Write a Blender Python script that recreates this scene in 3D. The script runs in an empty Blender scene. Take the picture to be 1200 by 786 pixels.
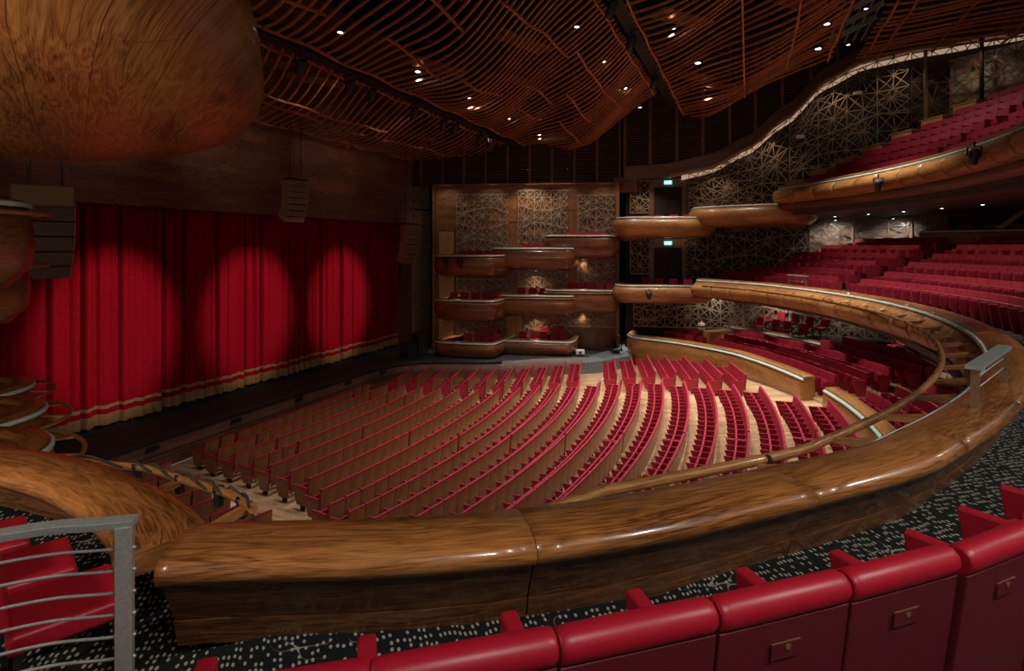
import bpy, bmesh, math, random
from mathutils import Vector, Matrix
random.seed(7)
PI = math.pi
sc = bpy.context.scene
COL = sc.collection

# ---------------------------------------------------------------- camera
CAMZ = 7.2
HEAD = math.radians(22.535)                 # heading measured from +X (across the hall) towards the stage (+Y)
cam_d = bpy.data.cameras.new('camera')
cam_d.sensor_width = 36.0
cam_d.lens = 670.0 / 1200.0 * 36.0
cam_d.shift_y = -(393.0 - 289.0) / 1200.0
cam_d.clip_start = 0.05
cam_d.clip_end = 300
cam = bpy.data.objects.new('camera', cam_d)
COL.objects.link(cam)
cam.location = (0, 0, CAMZ)
cam.rotation_euler = (PI / 2, 0, HEAD - PI / 2)
sc.camera = cam

# ---------------------------------------------------------------- world, exposure
w = bpy.data.worlds.new('world')
sc.world = w
w.use_nodes = True
w.node_tree.nodes['Background'].inputs[0].default_value = (1.0, 0.86, 0.72, 1)
w.node_tree.nodes['Background'].inputs[1].default_value = 0.17
sc.view_settings.view_transform = 'Standard'
sc.view_settings.look = 'None'
sc.view_settings.gamma = 1
sc.view_settings.exposure = 0.0
sc.view_settings.use_curve_mapping = False

WARM = (1.0, 0.80, 0.58)
COOL = (1.0, 0.95, 0.88)


def spot(loc, target, power, size, blend=0.6, color=WARM, radius=0.12, parent=None):
    d = bpy.data.lights.new('spot_lamp', 'SPOT')
    d.energy = power
    d.spot_size = math.radians(size)
    d.spot_blend = blend
    d.color = color
    d.shadow_soft_size = radius
    o = bpy.data.objects.new('spot_lamp', d)
    COL.objects.link(o)
    o.location = loc
    v = Vector(target) - Vector(loc)
    o.rotation_euler = v.to_track_quat('-Z', 'Y').to_euler()
    return o


def point(loc, power, color=WARM, radius=0.1):
    d = bpy.data.lights.new('lamp_bulb', 'POINT')
    d.energy = power
    d.color = color
    d.shadow_soft_size = radius
    o = bpy.data.objects.new('lamp_bulb', d)
    COL.objects.link(o)
    o.location = loc
    return o


# three follow spots making the round pools on the curtain
for cx in (12.9, 18.9, 24.9):
    spot((cx + 0.3, 4.0, 14.3), (cx, 20.2, 4.4), 10500, 17.4, 0.7, (1.0, 0.74, 0.72), 0.10)

# ================================================================ helpers
class MB:
    def __init__(s):
        s.v = []; s.f = []; s.uv = []; s.m = []; s.sm = []

    def face(s, idx, uv=None, m=0, sm=False):
        s.f.append(tuple(idx)); s.m.append(m); s.sm.append(sm)
        if uv is None:
            P = [Vector(s.v[i]) for i in idx]
            n = (P[1] - P[0]).cross(P[2] - P[0])
            e = max(((P[(i + 1) % len(P)] - P[i]) for i in range(len(P))), key=lambda q: q.length)
            e = e.normalized() if e.length > 1e-9 else Vector((1, 0, 0))
            if n.length < 1e-12: n = Vector((0, 0, 1))
            t = n.normalized().cross(e)
            ox = (P[0].x * 0.37 + P[0].y * 0.61 + P[0].z * 0.83)
            uv = [((p - P[0]).dot(e) + ox, (p - P[0]).dot(t) + ox * 1.7) for p in P]
        s.uv.append(uv)

    def hexa(s, c, m=0):
        """c: 4 bottom corners (ccw seen from above) then the 4 above them"""
        b = len(s.v); s.v += [tuple(p) for p in c]
        for q in ((3, 2, 1, 0), (4, 5, 6, 7), (0, 1, 5, 4), (1, 2, 6, 5), (2, 3, 7, 6), (3, 0, 4, 7)):
            s.face([b + i for i in q], m=m)

    def box(s, c, d, rz=0.0, m=0, tx=1.0, ty=1.0, sy=0.0, sx=0.0):
        """centre c, size d; tx, ty scale the top; sx, sy shift it"""
        x, y, z = c; a, b_, h = d[0] / 2, d[1] / 2, d[2] / 2
        cr, sr = math.cos(rz), math.sin(rz)
        P = []
        for (k, qx, qy, ox, oy) in ((-h, 1, 1, 0, 0), (h, tx, ty, sx, sy)):
            for (i, j) in ((-a, -b_), (a, -b_), (a, b_), (-a, b_)):
                u, v = i * qx + ox, j * qy + oy
                P.append((x + u * cr - v * sr, y + u * sr + v * cr, z + k))
        s.hexa(P, m)

    def bar(s, p, q, w=0.03, h=0.03, m=0):
        p, q = Vector(p), Vector(q); d = q - p
        if d.length < 1e-6: return
        d.normalize()
        up = Vector((0, 0, 1)) if abs(d.z) < 0.95 else Vector((1, 0, 0))
        a = d.cross(up).normalized() * w / 2
        b_ = a.cross(d).normalized() * h / 2
        b = len(s.v)
        for e in (p, q):
            s.v += [tuple(e - a - b_), tuple(e + a - b_), tuple(e + a + b_), tuple(e - a + b_)]
        for k in ((0, 1, 5, 4), (1, 2, 6, 5), (2, 3, 7, 6), (3, 0, 4, 7), (3, 2, 1, 0), (4, 5, 6, 7)):
            s.face([b + i for i in k], m=m)

    def tube(s, pts, r=0.02, n=8, m=0, cap=True, sq=1.0):
        pts = [Vector(p) for p in pts]; N = len(pts); b = len(s.v); L = 0
        rr = r if isinstance(r, (list, tuple)) else [r] * N
        for i, p in enumerate(pts):
            d = (pts[min(i + 1, N - 1)] - pts[max(i - 1, 0)]).normalized()
            up = Vector((0, 0, 1)) if abs(d.z) < 0.97 else Vector((1, 0, 0))
            a = d.cross(up).normalized(); c = a.cross(d).normalized()
            for k in range(n):
                t = 2 * PI * k / n
                s.v.append(tuple(p + a * math.cos(t) * rr[i] + c * math.sin(t) * rr[i] * sq))
        for i in range(N - 1):
            L2 = L + (pts[i + 1] - pts[i]).length
            for k in range(n):
                k2 = (k + 1) % n
                s.face((b + i * n + k, b + i * n + k2, b + (i + 1) * n + k2, b + (i + 1) * n + k),
                       [(L, k * .05), (L, (k + 1) * .05), (L2, (k + 1) * .05), (L2, k * .05)], m, True)
            L = L2
        if cap:
            s.face([b + k for k in range(n)][::-1], m=m); s.face([b + (N - 1) * n + k for k in range(n)], m=m)

    def lathe(s, prof, n=16, c=(0, 0, 0), m=0, rot=None):
        b = len(s.v)
        for (r, z) in prof:
            for k in range(n):
                t = 2 * PI * k / n
                p = Vector((r * math.cos(t), r * math.sin(t), z))
                if rot is not None: p = rot @ p
                s.v.append((p.x + c[0], p.y + c[1], p.z + c[2]))
        for i in range(len(prof) - 1):
            for k in range(n):
                k2 = (k + 1) % n
                s.face((b + i * n + k, b + i * n + k2, b + (i + 1) * n + k2, b + (i + 1) * n + k), m=m, sm=True)
        s.face([b + k for k in range(n)][::-1], m=m); s.face([b + (len(prof) - 1) * n + k for k in range(n)], m=m)

    def sweep(s, fr, prof, m=0, caps=True, closed=True, sm=True, u0=0.0, pf=None):
        """fr: list of (x, y, z, ox, oy, dist); prof: closed outline of (o, z)"""
        b = len(s.v); n = len(prof)
        pl = [0]
        for i in range(n):
            a, c = prof[i], prof[(i + 1) % n]
            pl.append(pl[-1] + math.hypot(a[0] - c[0], a[1] - c[1]))
        for (x, y, z, ox, oy, d) in fr:
            for (o, h) in (pf(x, y) if pf else prof):
                s.v.append((x + ox * o, y + oy * o, z + h))
        for i in range(len(fr) - 1):
            ua, ub = u0 + fr[i][5], u0 + fr[i + 1][5]
            for k in range(n if closed else n - 1):
                k2 = (k + 1) % n
                s.face((b + i * n + k, b + (i + 1) * n + k, b + (i + 1) * n + k2, b + i * n + k2),
                       [(ua, pl[k]), (ub, pl[k]), (ub, pl[k + 1]), (ua, pl[k + 1])], m, sm)
        if caps and closed:
            s.face([b + k for k in range(n)], m=m)
            s.face([b + (len(fr) - 1) * n + k for k in range(n)][::-1], m=m)

    def build(s, name, mats, parent=None, loc=None, rz=0.0, bevel=0.0, seg=2, autosm=False, at=None):
        me = bpy.data.meshes.new(name)
        me.from_pydata(s.v, [], s.f)
        if not isinstance(mats, (list, tuple)): mats = [mats]
        for mt in mats: me.materials.append(mt)
        me.polygons.foreach_set('material_index', s.m)
        me.polygons.foreach_set('use_smooth', [bool(q) for q in s.sm])
        ul = me.uv_layers.new(name='UVMap')
        flat = [c for fc in s.uv for p in fc for c in p]
        ul.data.foreach_set('uv', flat)
        me.update()
        o = bpy.data.objects.new(name, me)
        COL.objects.link(o)
        if parent is not None:
            o.parent = parent
            if loc is None: loc = (0, 0, 0)
        if loc is not None: o.location = loc
        o.rotation_euler = (0, 0, rz)
        if bevel:
            md = o.modifiers.new('bevel', 'BEVEL'); md.width = bevel; md.segments = seg
            md.limit_method = 'ANGLE'; md.angle_limit = math.radians(35); md.harden_normals = False
            me.polygons.foreach_set('use_smooth', [True] * len(me.polygons))
            wn = o.modifiers.new('normals', 'WEIGHTED_NORMAL'); wn.keep_sharp = True
        return o


def tag(o, label=None, cat=None, group=None, kind=None):
    if label: o['label'] = label
    if cat: o['category'] = cat
    if group: o['group'] = group
    if kind: o['kind'] = kind
    return o


def empty(name, loc=(0, 0, 0), rz=0.0):
    o = bpy.data.objects.new(name, None)
    COL.objects.link(o); o.location = loc; o.rotation_euler = (0, 0, rz); o.empty_display_size = 0.2
    return o


def copy_tree(o, parent=None):
    c = o.copy(); COL.objects.link(c)
    if parent is not None: c.parent = parent
    for ch in list(KIDS.get(o.name, [])):
        d = copy_tree(ch, c)
        KIDS.setdefault(c.name, []).append(d)
    return c


KIDS = {}


def kids_of(root):
    KIDS[root.name] = [k for k in root.children]
    for k in KIDS[root.name]: kids_of(k)


def neg(o): return tuple(-q for q in o.location)


ORD = ('first second third fourth fifth sixth seventh eighth ninth tenth eleventh twelfth thirteenth fourteenth fifteenth '
       'sixteenth seventeenth eighteenth nineteenth twentieth twenty-first twenty-second twenty-third twenty-fourth twenty-fifth '
       'twenty-sixth twenty-seventh twenty-eighth twenty-ninth thirtieth thirty-first thirty-second thirty-third thirty-fourth '
       'thirty-fifth thirty-sixth thirty-seventh thirty-eighth thirty-ninth fortieth').split()
ORD += ['last'] * 40

F_ = (math.cos(HEAD), math.sin(HEAD)); R_ = (math.sin(HEAD), -math.cos(HEAD))


def proj(x, y, z):
    """where a place falls in the 1200 x 786 frame: used only to leave out seats that nothing shows of"""
    d = F_[0] * x + F_[1] * y
    l = R_[0] * x + R_[1] * y
    if d < 0.1: return (-9999, -9999, d)
    return (600 + 670 * l / d, 289 + 670 * (CAMZ - z) / d, d)


CX, CY = 17.5, 16.45      # centre of all the curved rows and tiers


def pol(R, a):
    """a in degrees from the hall's axis; positive is the far side"""
    t = math.radians(a)
    return (CX + R * math.sin(t), CY - R * math.cos(t))


def arc(R, a0, a1, z=0.0, n=None):
    n = n or max(2, int(abs(a1 - a0) / 1.5))
    return [pol(R, a0 + (a1 - a0) * i / n) + (z,) for i in range(n + 1)]


def spline(ctrl, n=8):
    P = [Vector(p) for p in ctrl]; out = []
    for i in range(len(P) - 1):
        a, b, c, d = P[max(i - 1, 0)], P[i], P[i + 1], P[min(i + 2, len(P) - 1)]
        for k in range(n):
            t = k / n
            out.append(0.5 * ((2 * b) + (c - a) * t + (2 * a - 5 * b + 4 * c - d) * t * t + (3 * b - a - 3 * c + d) * t ** 3))
    out.append(P[-1])
    return [tuple(p) for p in out]


def frames(pts):
    """left-hand normals along a path of (x, y, z)"""
    fr = []; d = 0; N = len(pts)
    for i, p in enumerate(pts):
        if i: d += math.dist(pts[i - 1][:2], p[:2])
        a, b = pts[max(i - 1, 0)], pts[min(i + 1, N - 1)]
        tx, ty = b[0] - a[0], b[1] - a[1]; L = math.hypot(tx, ty) or 1
        fr.append((p[0], p[1], p[2], -ty / L, tx / L, d))
    return fr


def split(fr, length, gap=0.006):
    """cut a list of frames into runs of about the given length"""
    T = fr[-1][5]; k = max(1, round(T / length)); out = []

    def at(d):
        for i in range(len(fr) - 1):
            if fr[i + 1][5] >= d - 1e-9:
                a, b = fr[i], fr[i + 1]; t = (d - a[5]) / max(1e-9, b[5] - a[5])
                return tuple(a[j] + (b[j] - a[j]) * t for j in range(6))
        return fr[-1]
    for i in range(k):
        d0, d1 = T * i / k + gap / 2, T * (i + 1) / k - gap / 2
        out.append([at(d0)] + [f for f in fr if d0 + .01 < f[5] < d1 - .01] + [at(d1)])
    return out


# ================================================================ materials
def mat(name, col, rough=0.5, metal=0.0, spec=0.5, coat=0.0):
    m = bpy.data.materials.new(name); m.use_nodes = True
    b = m.node_tree.nodes['Principled BSDF']
    b.inputs['Base Color'].default_value = (*col, 1); b.inputs['Roughness'].default_value = rough
    b.inputs['Metallic'].default_value = metal
    b.inputs['Specular IOR Level'].default_value = spec
    if coat:
        b.inputs['Coat Weight'].default_value = coat; b.inputs['Coat Roughness'].default_value = 0.12
    return m


def nd(m, t, **kw):
    n = m.node_tree.nodes.new(t)
    for k, v in kw.items(): setattr(n, k, v)
    return n


def lk(m, a, b): m.node_tree.links.new(a, b)


def ramp(m, fac, stops):
    r = nd(m, 'ShaderNodeValToRGB'); e = r.color_ramp.elements
    while len(e) > 1: e.remove(e[-1])
    e[0].position = stops[0][0]; e[0].color = (*stops[0][1], 1)
    for p, c in stops[1:]:
        q = e.new(p); q.color = (*c, 1)
    lk(m, fac, r.inputs[0]); return r.outputs[0]


def wood(name, dark, mid, light, rough=0.35, coat=0.4, plank=0.0, scale=1.0, bump=0.15):
    """grain runs along u of the UV map, which is laid out in metres"""
    m = mat(name, mid, rough, 0, 0.5, coat); b = m.node_tree.nodes['Principled BSDF']
    uv = nd(m, 'ShaderNodeUVMap'); uv.uv_map = 'UVMap'
    mp = nd(m, 'ShaderNodeMapping'); mp.inputs['Scale'].default_value = (0.9 * scale, 9 * scale, 1)
    lk(m, uv.outputs[0], mp.inputs[0])
    n1 = nd(m, 'ShaderNodeTexNoise'); n1.inputs['Scale'].default_value = 1.3; n1.inputs['Detail'].default_value = 3
    n1.inputs['Distortion'].default_value = 0.6
    lk(m, mp.outputs[0], n1.inputs['Vector'])
    # rings of the grain
    ma = nd(m, 'ShaderNodeMath', operation='MULTIPLY'); ma.inputs[1].default_value = 11.0
    lk(m, n1.outputs['Fac'], ma.inputs[0])
    fr = nd(m, 'ShaderNodeMath', operation='PINGPONG'); fr.inputs[1].default_value = 1.0
    lk(m, ma.outputs[0], fr.inputs[0])
    mp2 = nd(m, 'ShaderNodeMapping'); mp2.inputs['Scale'].default_value = (6 * scale, 160 * scale, 1)
    lk(m, uv.outputs[0], mp2.inputs[0])
    n2 = nd(m, 'ShaderNodeTexNoise'); n2.inputs['Scale'].default_value = 1.0; n2.inputs['Detail'].default_value = 2
    lk(m, mp2.outputs[0], n2.inputs['Vector'])
    mp3 = nd(m, 'ShaderNodeMapping'); mp3.inputs['Scale'].default_value = (0.35 * scale, 1.6 * scale, 1)
    lk(m, uv.outputs[0], mp3.inputs[0])
    n3 = nd(m, 'ShaderNodeTexNoise'); n3.inputs['Scale'].default_value = 1.2; n3.inputs['Detail'].default_value = 1
    lk(m, mp3.outputs[0], n3.inputs['Vector'])
    a1 = nd(m, 'ShaderNodeMath', operation='MULTIPLY'); a1.inputs[1].default_value = 0.17; lk(m, fr.outputs[0], a1.inputs[0])
    a2 = nd(m, 'ShaderNodeMath', operation='MULTIPLY_ADD'); a2.inputs[1].default_value = 0.50; lk(m, n2.outputs['Fac'], a2.inputs[0]); lk(m, a1.outputs[0], a2.inputs[2])
    a3 = nd(m, 'ShaderNodeMath', operation='MULTIPLY_ADD'); a3.inputs[1].default_value = 0.40; lk(m, n3.outputs['Fac'], a3.inputs[0]); lk(m, a2.outputs[0], a3.inputs[2])
    col = ramp(m, a3.outputs[0], [(0.36, dark), (0.53, mid), (0.70, light)])
    if plank:
        br = nd(m, 'ShaderNodeTexBrick'); br.inputs['Scale'].default_value = 1.0
        br.inputs['Brick Width'].default_value = 1.6; br.inputs['Row Height'].default_value = plank
        br.inputs['Mortar Size'].default_value = 0.004; br.inputs['Color1'].default_value = (0.8, 0.8, 0.8, 1)
        br.inputs['Color2'].default_value = (1.15, 1.15, 1.15, 1); br.inputs['Mortar'].default_value = (0.35, 0.35, 0.35, 1)
        lk(m, uv.outputs[0], br.inputs['Vector'])
        mx = nd(m, 'ShaderNodeMix', data_type='RGBA', blend_type='MULTIPLY'); mx.inputs[0].default_value = 1
        lk(m, col, mx.inputs[6]); lk(m, br.outputs['Color'], mx.inputs[7]); col = mx.outputs[2]
    lk(m, col, b.inputs['Base Color'])
    if bump:
        bp_ = nd(m, 'ShaderNodeBump'); bp_.inputs['Strength'].default_value = bump; bp_.inputs['Distance'].default_value = 0.004
        lk(m, a2.outputs[0], bp_.inputs['Height']); lk(m, bp_.outputs[0], b.inputs['Normal'])
    return m


def noisy(name, c1, c2, scale=40, rough=0.5, bump=0.2, metal=0.0, dist=0.003, coat=0.0, spec=0.5, det=3):
    m = mat(name, c1, rough, metal, spec, coat); b = m.node_tree.nodes['Principled BSDF']
    tc = nd(m, 'ShaderNodeTexCoord')
    n = nd(m, 'ShaderNodeTexNoise'); n.inputs['Scale'].default_value = scale; n.inputs['Detail'].default_value = det
    lk(m, tc.outputs['Object'], n.inputs['Vector'])
    lk(m, ramp(m, n.outputs['Fac'], [(0.3, c1), (0.7, c2)]), b.inputs['Base Color'])
    if bump:
        q = nd(m, 'ShaderNodeBump'); q.inputs['Strength'].default_value = bump; q.inputs['Distance'].default_value = dist
        lk(m, n.outputs['Fac'], q.inputs['Height']); lk(m, q.outputs[0], b.inputs['Normal'])
    return m


M = {}
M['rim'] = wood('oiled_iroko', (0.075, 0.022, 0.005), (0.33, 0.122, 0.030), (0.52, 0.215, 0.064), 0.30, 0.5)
M['inner'] = wood('dark_shaded_veneer', (0.036, 0.013, 0.006), (0.15, 0.058, 0.022), (0.26, 0.11, 0.045), 0.36, 0.35)  # darker than the rim partly because the parapet's inner shade is in its colour
M['front'] = wood('tan_veneer', (0.12, 0.042, 0.010), (0.38, 0.155, 0.042), (0.56, 0.26, 0.08), 0.40, 0.3)
M['boxwood'] = wood('cherry_veneer', (0.05, 0.014, 0.005), (0.21, 0.068, 0.020), (0.34, 0.125, 0.04), 0.30, 0.5)
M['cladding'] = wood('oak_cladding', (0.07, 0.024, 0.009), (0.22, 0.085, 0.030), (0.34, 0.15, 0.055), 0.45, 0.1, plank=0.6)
M['proscenium'] = wood('stained_panel', (0.07, 0.026, 0.015), (0.17, 0.068, 0.038), (0.24, 0.10, 0.058), 0.5, 0.05, plank=0.35, scale=0.6)
M['floorwood'] = wood('oak_floor', (0.36, 0.20, 0.10), (0.60, 0.375, 0.20), (0.74, 0.50, 0.29), 0.42, 0.1, plank=0.12)
M['seatback'] = wood('beech_veneer', (0.13, 0.048, 0.014), (0.27, 0.105, 0.032), (0.36, 0.16, 0.055), 0.4, 0.2, bump=0)
M['slat'] = wood('ceiling_slat_wood', (0.24, 0.075, 0.032), (0.52, 0.185, 0.085), (0.66, 0.28, 0.14), 0.5, 0.0, bump=0)
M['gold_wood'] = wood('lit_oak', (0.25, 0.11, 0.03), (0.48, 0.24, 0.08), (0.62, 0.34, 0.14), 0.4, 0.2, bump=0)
M['leather'] = noisy('red_leather', (0.36, 0.006, 0.020), (0.42, 0.010, 0.026), 260, 0.38, 0.25, dist=0.0015, spec=0.45)
M['leather_dark'] = noisy('oxblood_shell', (0.10, 0.005, 0.011), (0.13, 0.007, 0.014), 300, 0.55, 0.2, dist=0.001)
M['seatred'] = noisy('red_upholstery', (0.34, 0.009, 0.028), (0.41, 0.014, 0.038), 30, 0.6, 0.0)
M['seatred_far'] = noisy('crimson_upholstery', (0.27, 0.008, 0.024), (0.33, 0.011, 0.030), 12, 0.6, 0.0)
M['velvet'] = noisy('red_velvet', (0.22, 0.001, 0.007), (0.28, 0.0015, 0.009), 6, 0.85, 0.1, dist=0.01, spec=0.1)
M['gold'] = noisy('gold_braid', (0.22, 0.12, 0.035), (0.36, 0.21, 0.07), 60, 0.6, 0.4, dist=0.01)
M['steel'] = noisy('brushed_steel', (0.40, 0.44, 0.42), (0.52, 0.56, 0.53), 90, 0.4, 0.1, metal=0.55, dist=0.001)
M['bronze'] = noisy('bronze_post', (0.28, 0.17, 0.10), (0.36, 0.23, 0.14), 60, 0.42, 0.0, metal=0.7)
M['strip'] = mat('pale_glass_strip', (0.58, 0.76, 0.70), 0.18, 0.0, 0.8)
M['black'] = noisy('black_metal', (0.012, 0.012, 0.013), (0.025, 0.026, 0.026), 50, 0.5, 0.0)
M['blackmatt'] = mat('matt_black', (0.008, 0.007, 0.007), 0.9, 0, 0.1)
M['stage'] = noisy('stage_cloth', (0.018, 0.023, 0.022), (0.045, 0.055, 0.052), 5, 0.75, 0.0)
M['louver'] = mat('dark_louver', (0.022, 0.010, 0.007), 0.7, 0, 0.2)
M['dark_panel'] = noisy('dark_plaster', (0.016, 0.008, 0.006), (0.03, 0.014, 0.010), 3, 0.8, 0.0)
M['grey_wall'] = noisy('grey_plaster', (0.20, 0.17, 0.14), (0.30, 0.27, 0.23), 1.2, 0.8, 0.0)
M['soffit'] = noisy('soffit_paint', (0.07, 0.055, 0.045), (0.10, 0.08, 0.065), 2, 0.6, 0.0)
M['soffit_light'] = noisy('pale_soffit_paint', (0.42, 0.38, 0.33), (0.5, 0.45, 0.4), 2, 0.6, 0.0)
M['wallbrass'] = noisy('silvery_lattice', (0.32, 0.26, 0.18), (0.48, 0.40, 0.29), 12, 0.42, 0.0, metal=0.2)
M['brass'] = noisy('bronze_lattice', (0.20, 0.13, 0.075), (0.36, 0.25, 0.15), 12, 0.45, 0.0, metal=0.25)
M['speaker'] = noisy('grey_speaker_paint', (0.13, 0.095, 0.065), (0.18, 0.135, 0.095), 120, 0.65, 0.0)
M['speaker_edge'] = mat('tan_speaker_edge', (0.32, 0.19, 0.09), 0.6)
M['white'] = mat('white_enamel', (0.7, 0.7, 0.68), 0.4)
M['paper'] = mat('white_paper', (0.75, 0.70, 0.62), 0.7)
M['lens'] = mat('lamp_glass', (0.05, 0.07, 0.08), 0.1, 0, 0.8)
M['deck'] = noisy('grey_carpet', (0.10, 0.13, 0.12), (0.22, 0.26, 0.24), 14, 0.9, 0.0)


def emis(name, col, st):
    m = mat(name, col, 0.5); b = m.node_tree.nodes['Principled BSDF']
    b.inputs['Emission Color'].default_value = (*col, 1); b.inputs['Emission Strength'].default_value = st
    return m


M['lamp'] = emis('lit_lamp', (0.85, 1.0, 0.97), 9.0)
M['lampwarm'] = emis('lit_warm_lamp', (1.0, 0.93, 0.8), 5.0)
M['cove'] = emis('lit_cove_strip', (1.0, 0.72, 0.50), 0.34)
M['exit'] = emis('lit_exit_sign', (0.15, 0.75, 0.72), 1.6)
M['exitw'] = emis('lit_exit_figure', (0.8, 1.0, 0.98), 3.0)


def carpet():
    m = mat('patterned_carpet', (0.01, 0.014, 0.014), 0.9, 0, 0.1); b = m.node_tree.nodes['Principled BSDF']
    tc = nd(m, 'ShaderNodeTexCoord')
    mp = nd(m, 'ShaderNodeMapping'); mp.inputs['Rotation'].default_value = (0, 0, math.radians(-38))
    lk(m, tc.outputs['Object'], mp.inputs[0])
    wn = nd(m, 'ShaderNodeTexNoise'); wn.inputs['Scale'].default_value = 1.1; wn.inputs['Detail'].default_value = 1
    lk(m, mp.outputs[0], wn.inputs['Vector'])
    ws = nd(m, 'ShaderNodeVectorMath', operation='SCALE'); ws.inputs['Scale'].default_value = 0.22
    lk(m, wn.outputs['Color'], ws.inputs[0])
    ad = nd(m, 'ShaderNodeVectorMath', operation='ADD'); lk(m, mp.outputs[0], ad.inputs[0]); lk(m, ws.outputs[0], ad.inputs[1])
    sp = nd(m, 'ShaderNodeMapping'); sp.inputs['Scale'].default_value = (15, 30, 1); lk(m, ad.outputs[0], sp.inputs[0])
    vo = nd(m, 'ShaderNodeTexVoronoi'); vo.voronoi_dimensions = '2D'; vo.inputs['Randomness'].default_value = 0.36; vo.inputs['Scale'].default_value = 1.0
    lk(m, sp.outputs[0], vo.inputs['Vector'])
    dot = nd(m, 'ShaderNodeMapRange'); dot.inputs[1].default_value = 0.30; dot.inputs[2].default_value = 0.22
    lk(m, vo.outputs['Distance'], dot.inputs[0])
    # bands where the dots are dense, and rings that swirl through them
    bn = nd(m, 'ShaderNodeTexNoise'); bn.inputs['Scale'].default_value = 3.2; bn.inputs['Detail'].default_value = 1
    lk(m, ad.outputs[0], bn.inputs['Vector'])
    pp = nd(m, 'ShaderNodeMath', operation='MULTIPLY'); pp.inputs[1].default_value = 9; lk(m, bn.outputs['Fac'], pp.inputs[0])
    pg = nd(m, 'ShaderNodeMath', operation='PINGPONG'); pg.inputs[1].default_value = 1; lk(m, pp.outputs[0], pg.inputs[0])
    ring = nd(m, 'ShaderNodeMapRange'); ring.inputs[1].default_value = 0.93; ring.inputs[2].default_value = 0.99
    lk(m, pg.outputs[0], ring.inputs[0])
    big = nd(m, 'ShaderNodeTexNoise'); big.inputs['Scale'].default_value = 1.4; lk(m, mp.outputs[0], big.inputs['Vector'])
    msk = nd(m, 'ShaderNodeMapRange'); msk.inputs[1].default_value = 0.57; msk.inputs[2].default_value = 0.64
    lk(m, big.outputs['Fac'], msk.inputs[0])
    rm = nd(m, 'ShaderNodeMath', operation='MULTIPLY'); lk(m, ring.outputs[0], rm.inputs[0]); lk(m, msk.outputs[0], rm.inputs[1])
    cs = nd(m, 'ShaderNodeMath', operation='GREATER_THAN'); cs.inputs[1].default_value = 0.42
    lk(m, vo.outputs['Color'], cs.inputs[0])
    d2 = nd(m, 'ShaderNodeMath', operation='MULTIPLY'); lk(m, dot.outputs[0], d2.inputs[0]); lk(m, cs.outputs[0], d2.inputs[1])
    mx = nd(m, 'ShaderNodeMath', operation='MAXIMUM'); lk(m, d2.outputs[0], mx.inputs[0]); lk(m, rm.outputs[0], mx.inputs[1])
    lk(m, ramp(m, mx.outputs[0], [(0.0, (0.010, 0.014, 0.013)), (1.0, (0.38, 0.33, 0.26))]), b.inputs['Base Color'])
    return m


M['carpet'] = carpet()

M['hull'] = wood('hull_veneer', (0.07, 0.022, 0.006), (0.36, 0.145, 0.042), (0.54, 0.25, 0.08), 0.38, 0.3, plank=0.42, scale=0.7)
M['dullgold'] = mat('dull_gold_line', (0.20, 0.11, 0.04), 0.5, 0.3)

# ================================================================ the hall's shell
def sag(x):
    a = abs(x - CX)
    return 0.014 * a * a if a < 7 else 0.686 + 0.055 * (a - 7)


def sagk(n): return min(1.0, 0.30 + 0.075 * n)


def row_y(n, x): return 16.2 - 0.893 * (n - 1) + sag(x) * sagk(n)


def row_z(n): return max(0.0, n - 9) * 0.095


def floor_z(x, y): return row_z((16.2 - (y - sag(x))) / 0.893 + 1)


def structure(mb, name, mats, **k):
    o = mb.build(name, mats, **k); o['kind'] = 'structure'; return o


# stalls floor
b = MB(); NX, NY = 40, 30
for j in range(NY + 1):
    for i in range(NX + 1):
        x = 1.5 + 37 * i / NX; y = -5 + 22.55 * j / NY
        b.v.append((x, y, floor_z(x, y)))
for j in range(NY):
    for i in range(NX):
        q = (j * (NX + 1) + i, j * (NX + 1) + i + 1, (j + 1) * (NX + 1) + i + 1, (j + 1) * (NX + 1) + i)
        b.face(q, [(b.v[k][1], b.v[k][0]) for k in q], sm=True)
structure(b, 'floor', M['floorwood'])

# stage platform with its curved lip
lip = spline([(1, 17.5), (12, 17.6), (20, 17.55), (24.4, 17.45), (26.2, 16.7), (27.2, 15.2), (27.9, 13.4), (28.9, 11.8), (30.1, 10.4), (30.9, 9.0), (31.6, 8.2), (33.6, 7.7)], 5)
b = MB(); n = len(lip); base = [(p[0], p[1]) for p in lip] + [(36, 9), (36, 30), (1, 30)]
k = len(base)
b.v = [(x, y, 0.0) for x, y in base] + [(x, y, 1.0) for x, y in base]
d = 0
for i in range(n - 1):
    L = math.dist(base[i], base[i + 1])
    b.face((i, i + 1, k + i + 1, k + i), [(d, 0), (d + L, 0), (d + L, 1), (d, 1)], 0, True); d += L
b.face(list(range(k, 2 * k)), m=1)
structure(b, 'stage', [M['proscenium'], M['stage']])
# dark nosing and rail on the stage front
fl = frames([(p[0], p[1], 1.0) for p in lip[:34]])
b = MB(); b.sweep(fl, [(-0.03, -0.10), (-0.03, 0.012), (0.05, 0.012), (0.05, -0.10)])
structure(b, 'trim_1', M['black'])
b = MB(); b.tube([(f[0] - f[3] * .07, f[1] - f[4] * .07, 0.52) for f in fl], 0.022, 6)
o = b.build('stage_front_rail', M['black']); tag(o, 'thin dark rail running along the wooden stage front', 'rail')
for i, x in enumerate([9.2, 12.4, 15.6, 18.8, 22.0, 24.6]):
    v = MB(); v.box((0, 0, 0), (0.42, 0.05, 0.16)); v.box((0, -0.035, 0), (0.36, 0.02, 0.02), m=0); v.box((0, -0.035, .04), (0.36, 0.02, 0.02)); v.box((0, -0.035, -.04), (0.36, 0.02, 0.02))
    o = v.build('stage_front_vent', M['black'], loc=(x, 17.5 + (0 if x < 24 else -.1), 0.78))
    tag(o, 'small black slotted vent in the stage front, %s from the left' % ORD[i], 'vent', 'vents in the stage front')

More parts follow.
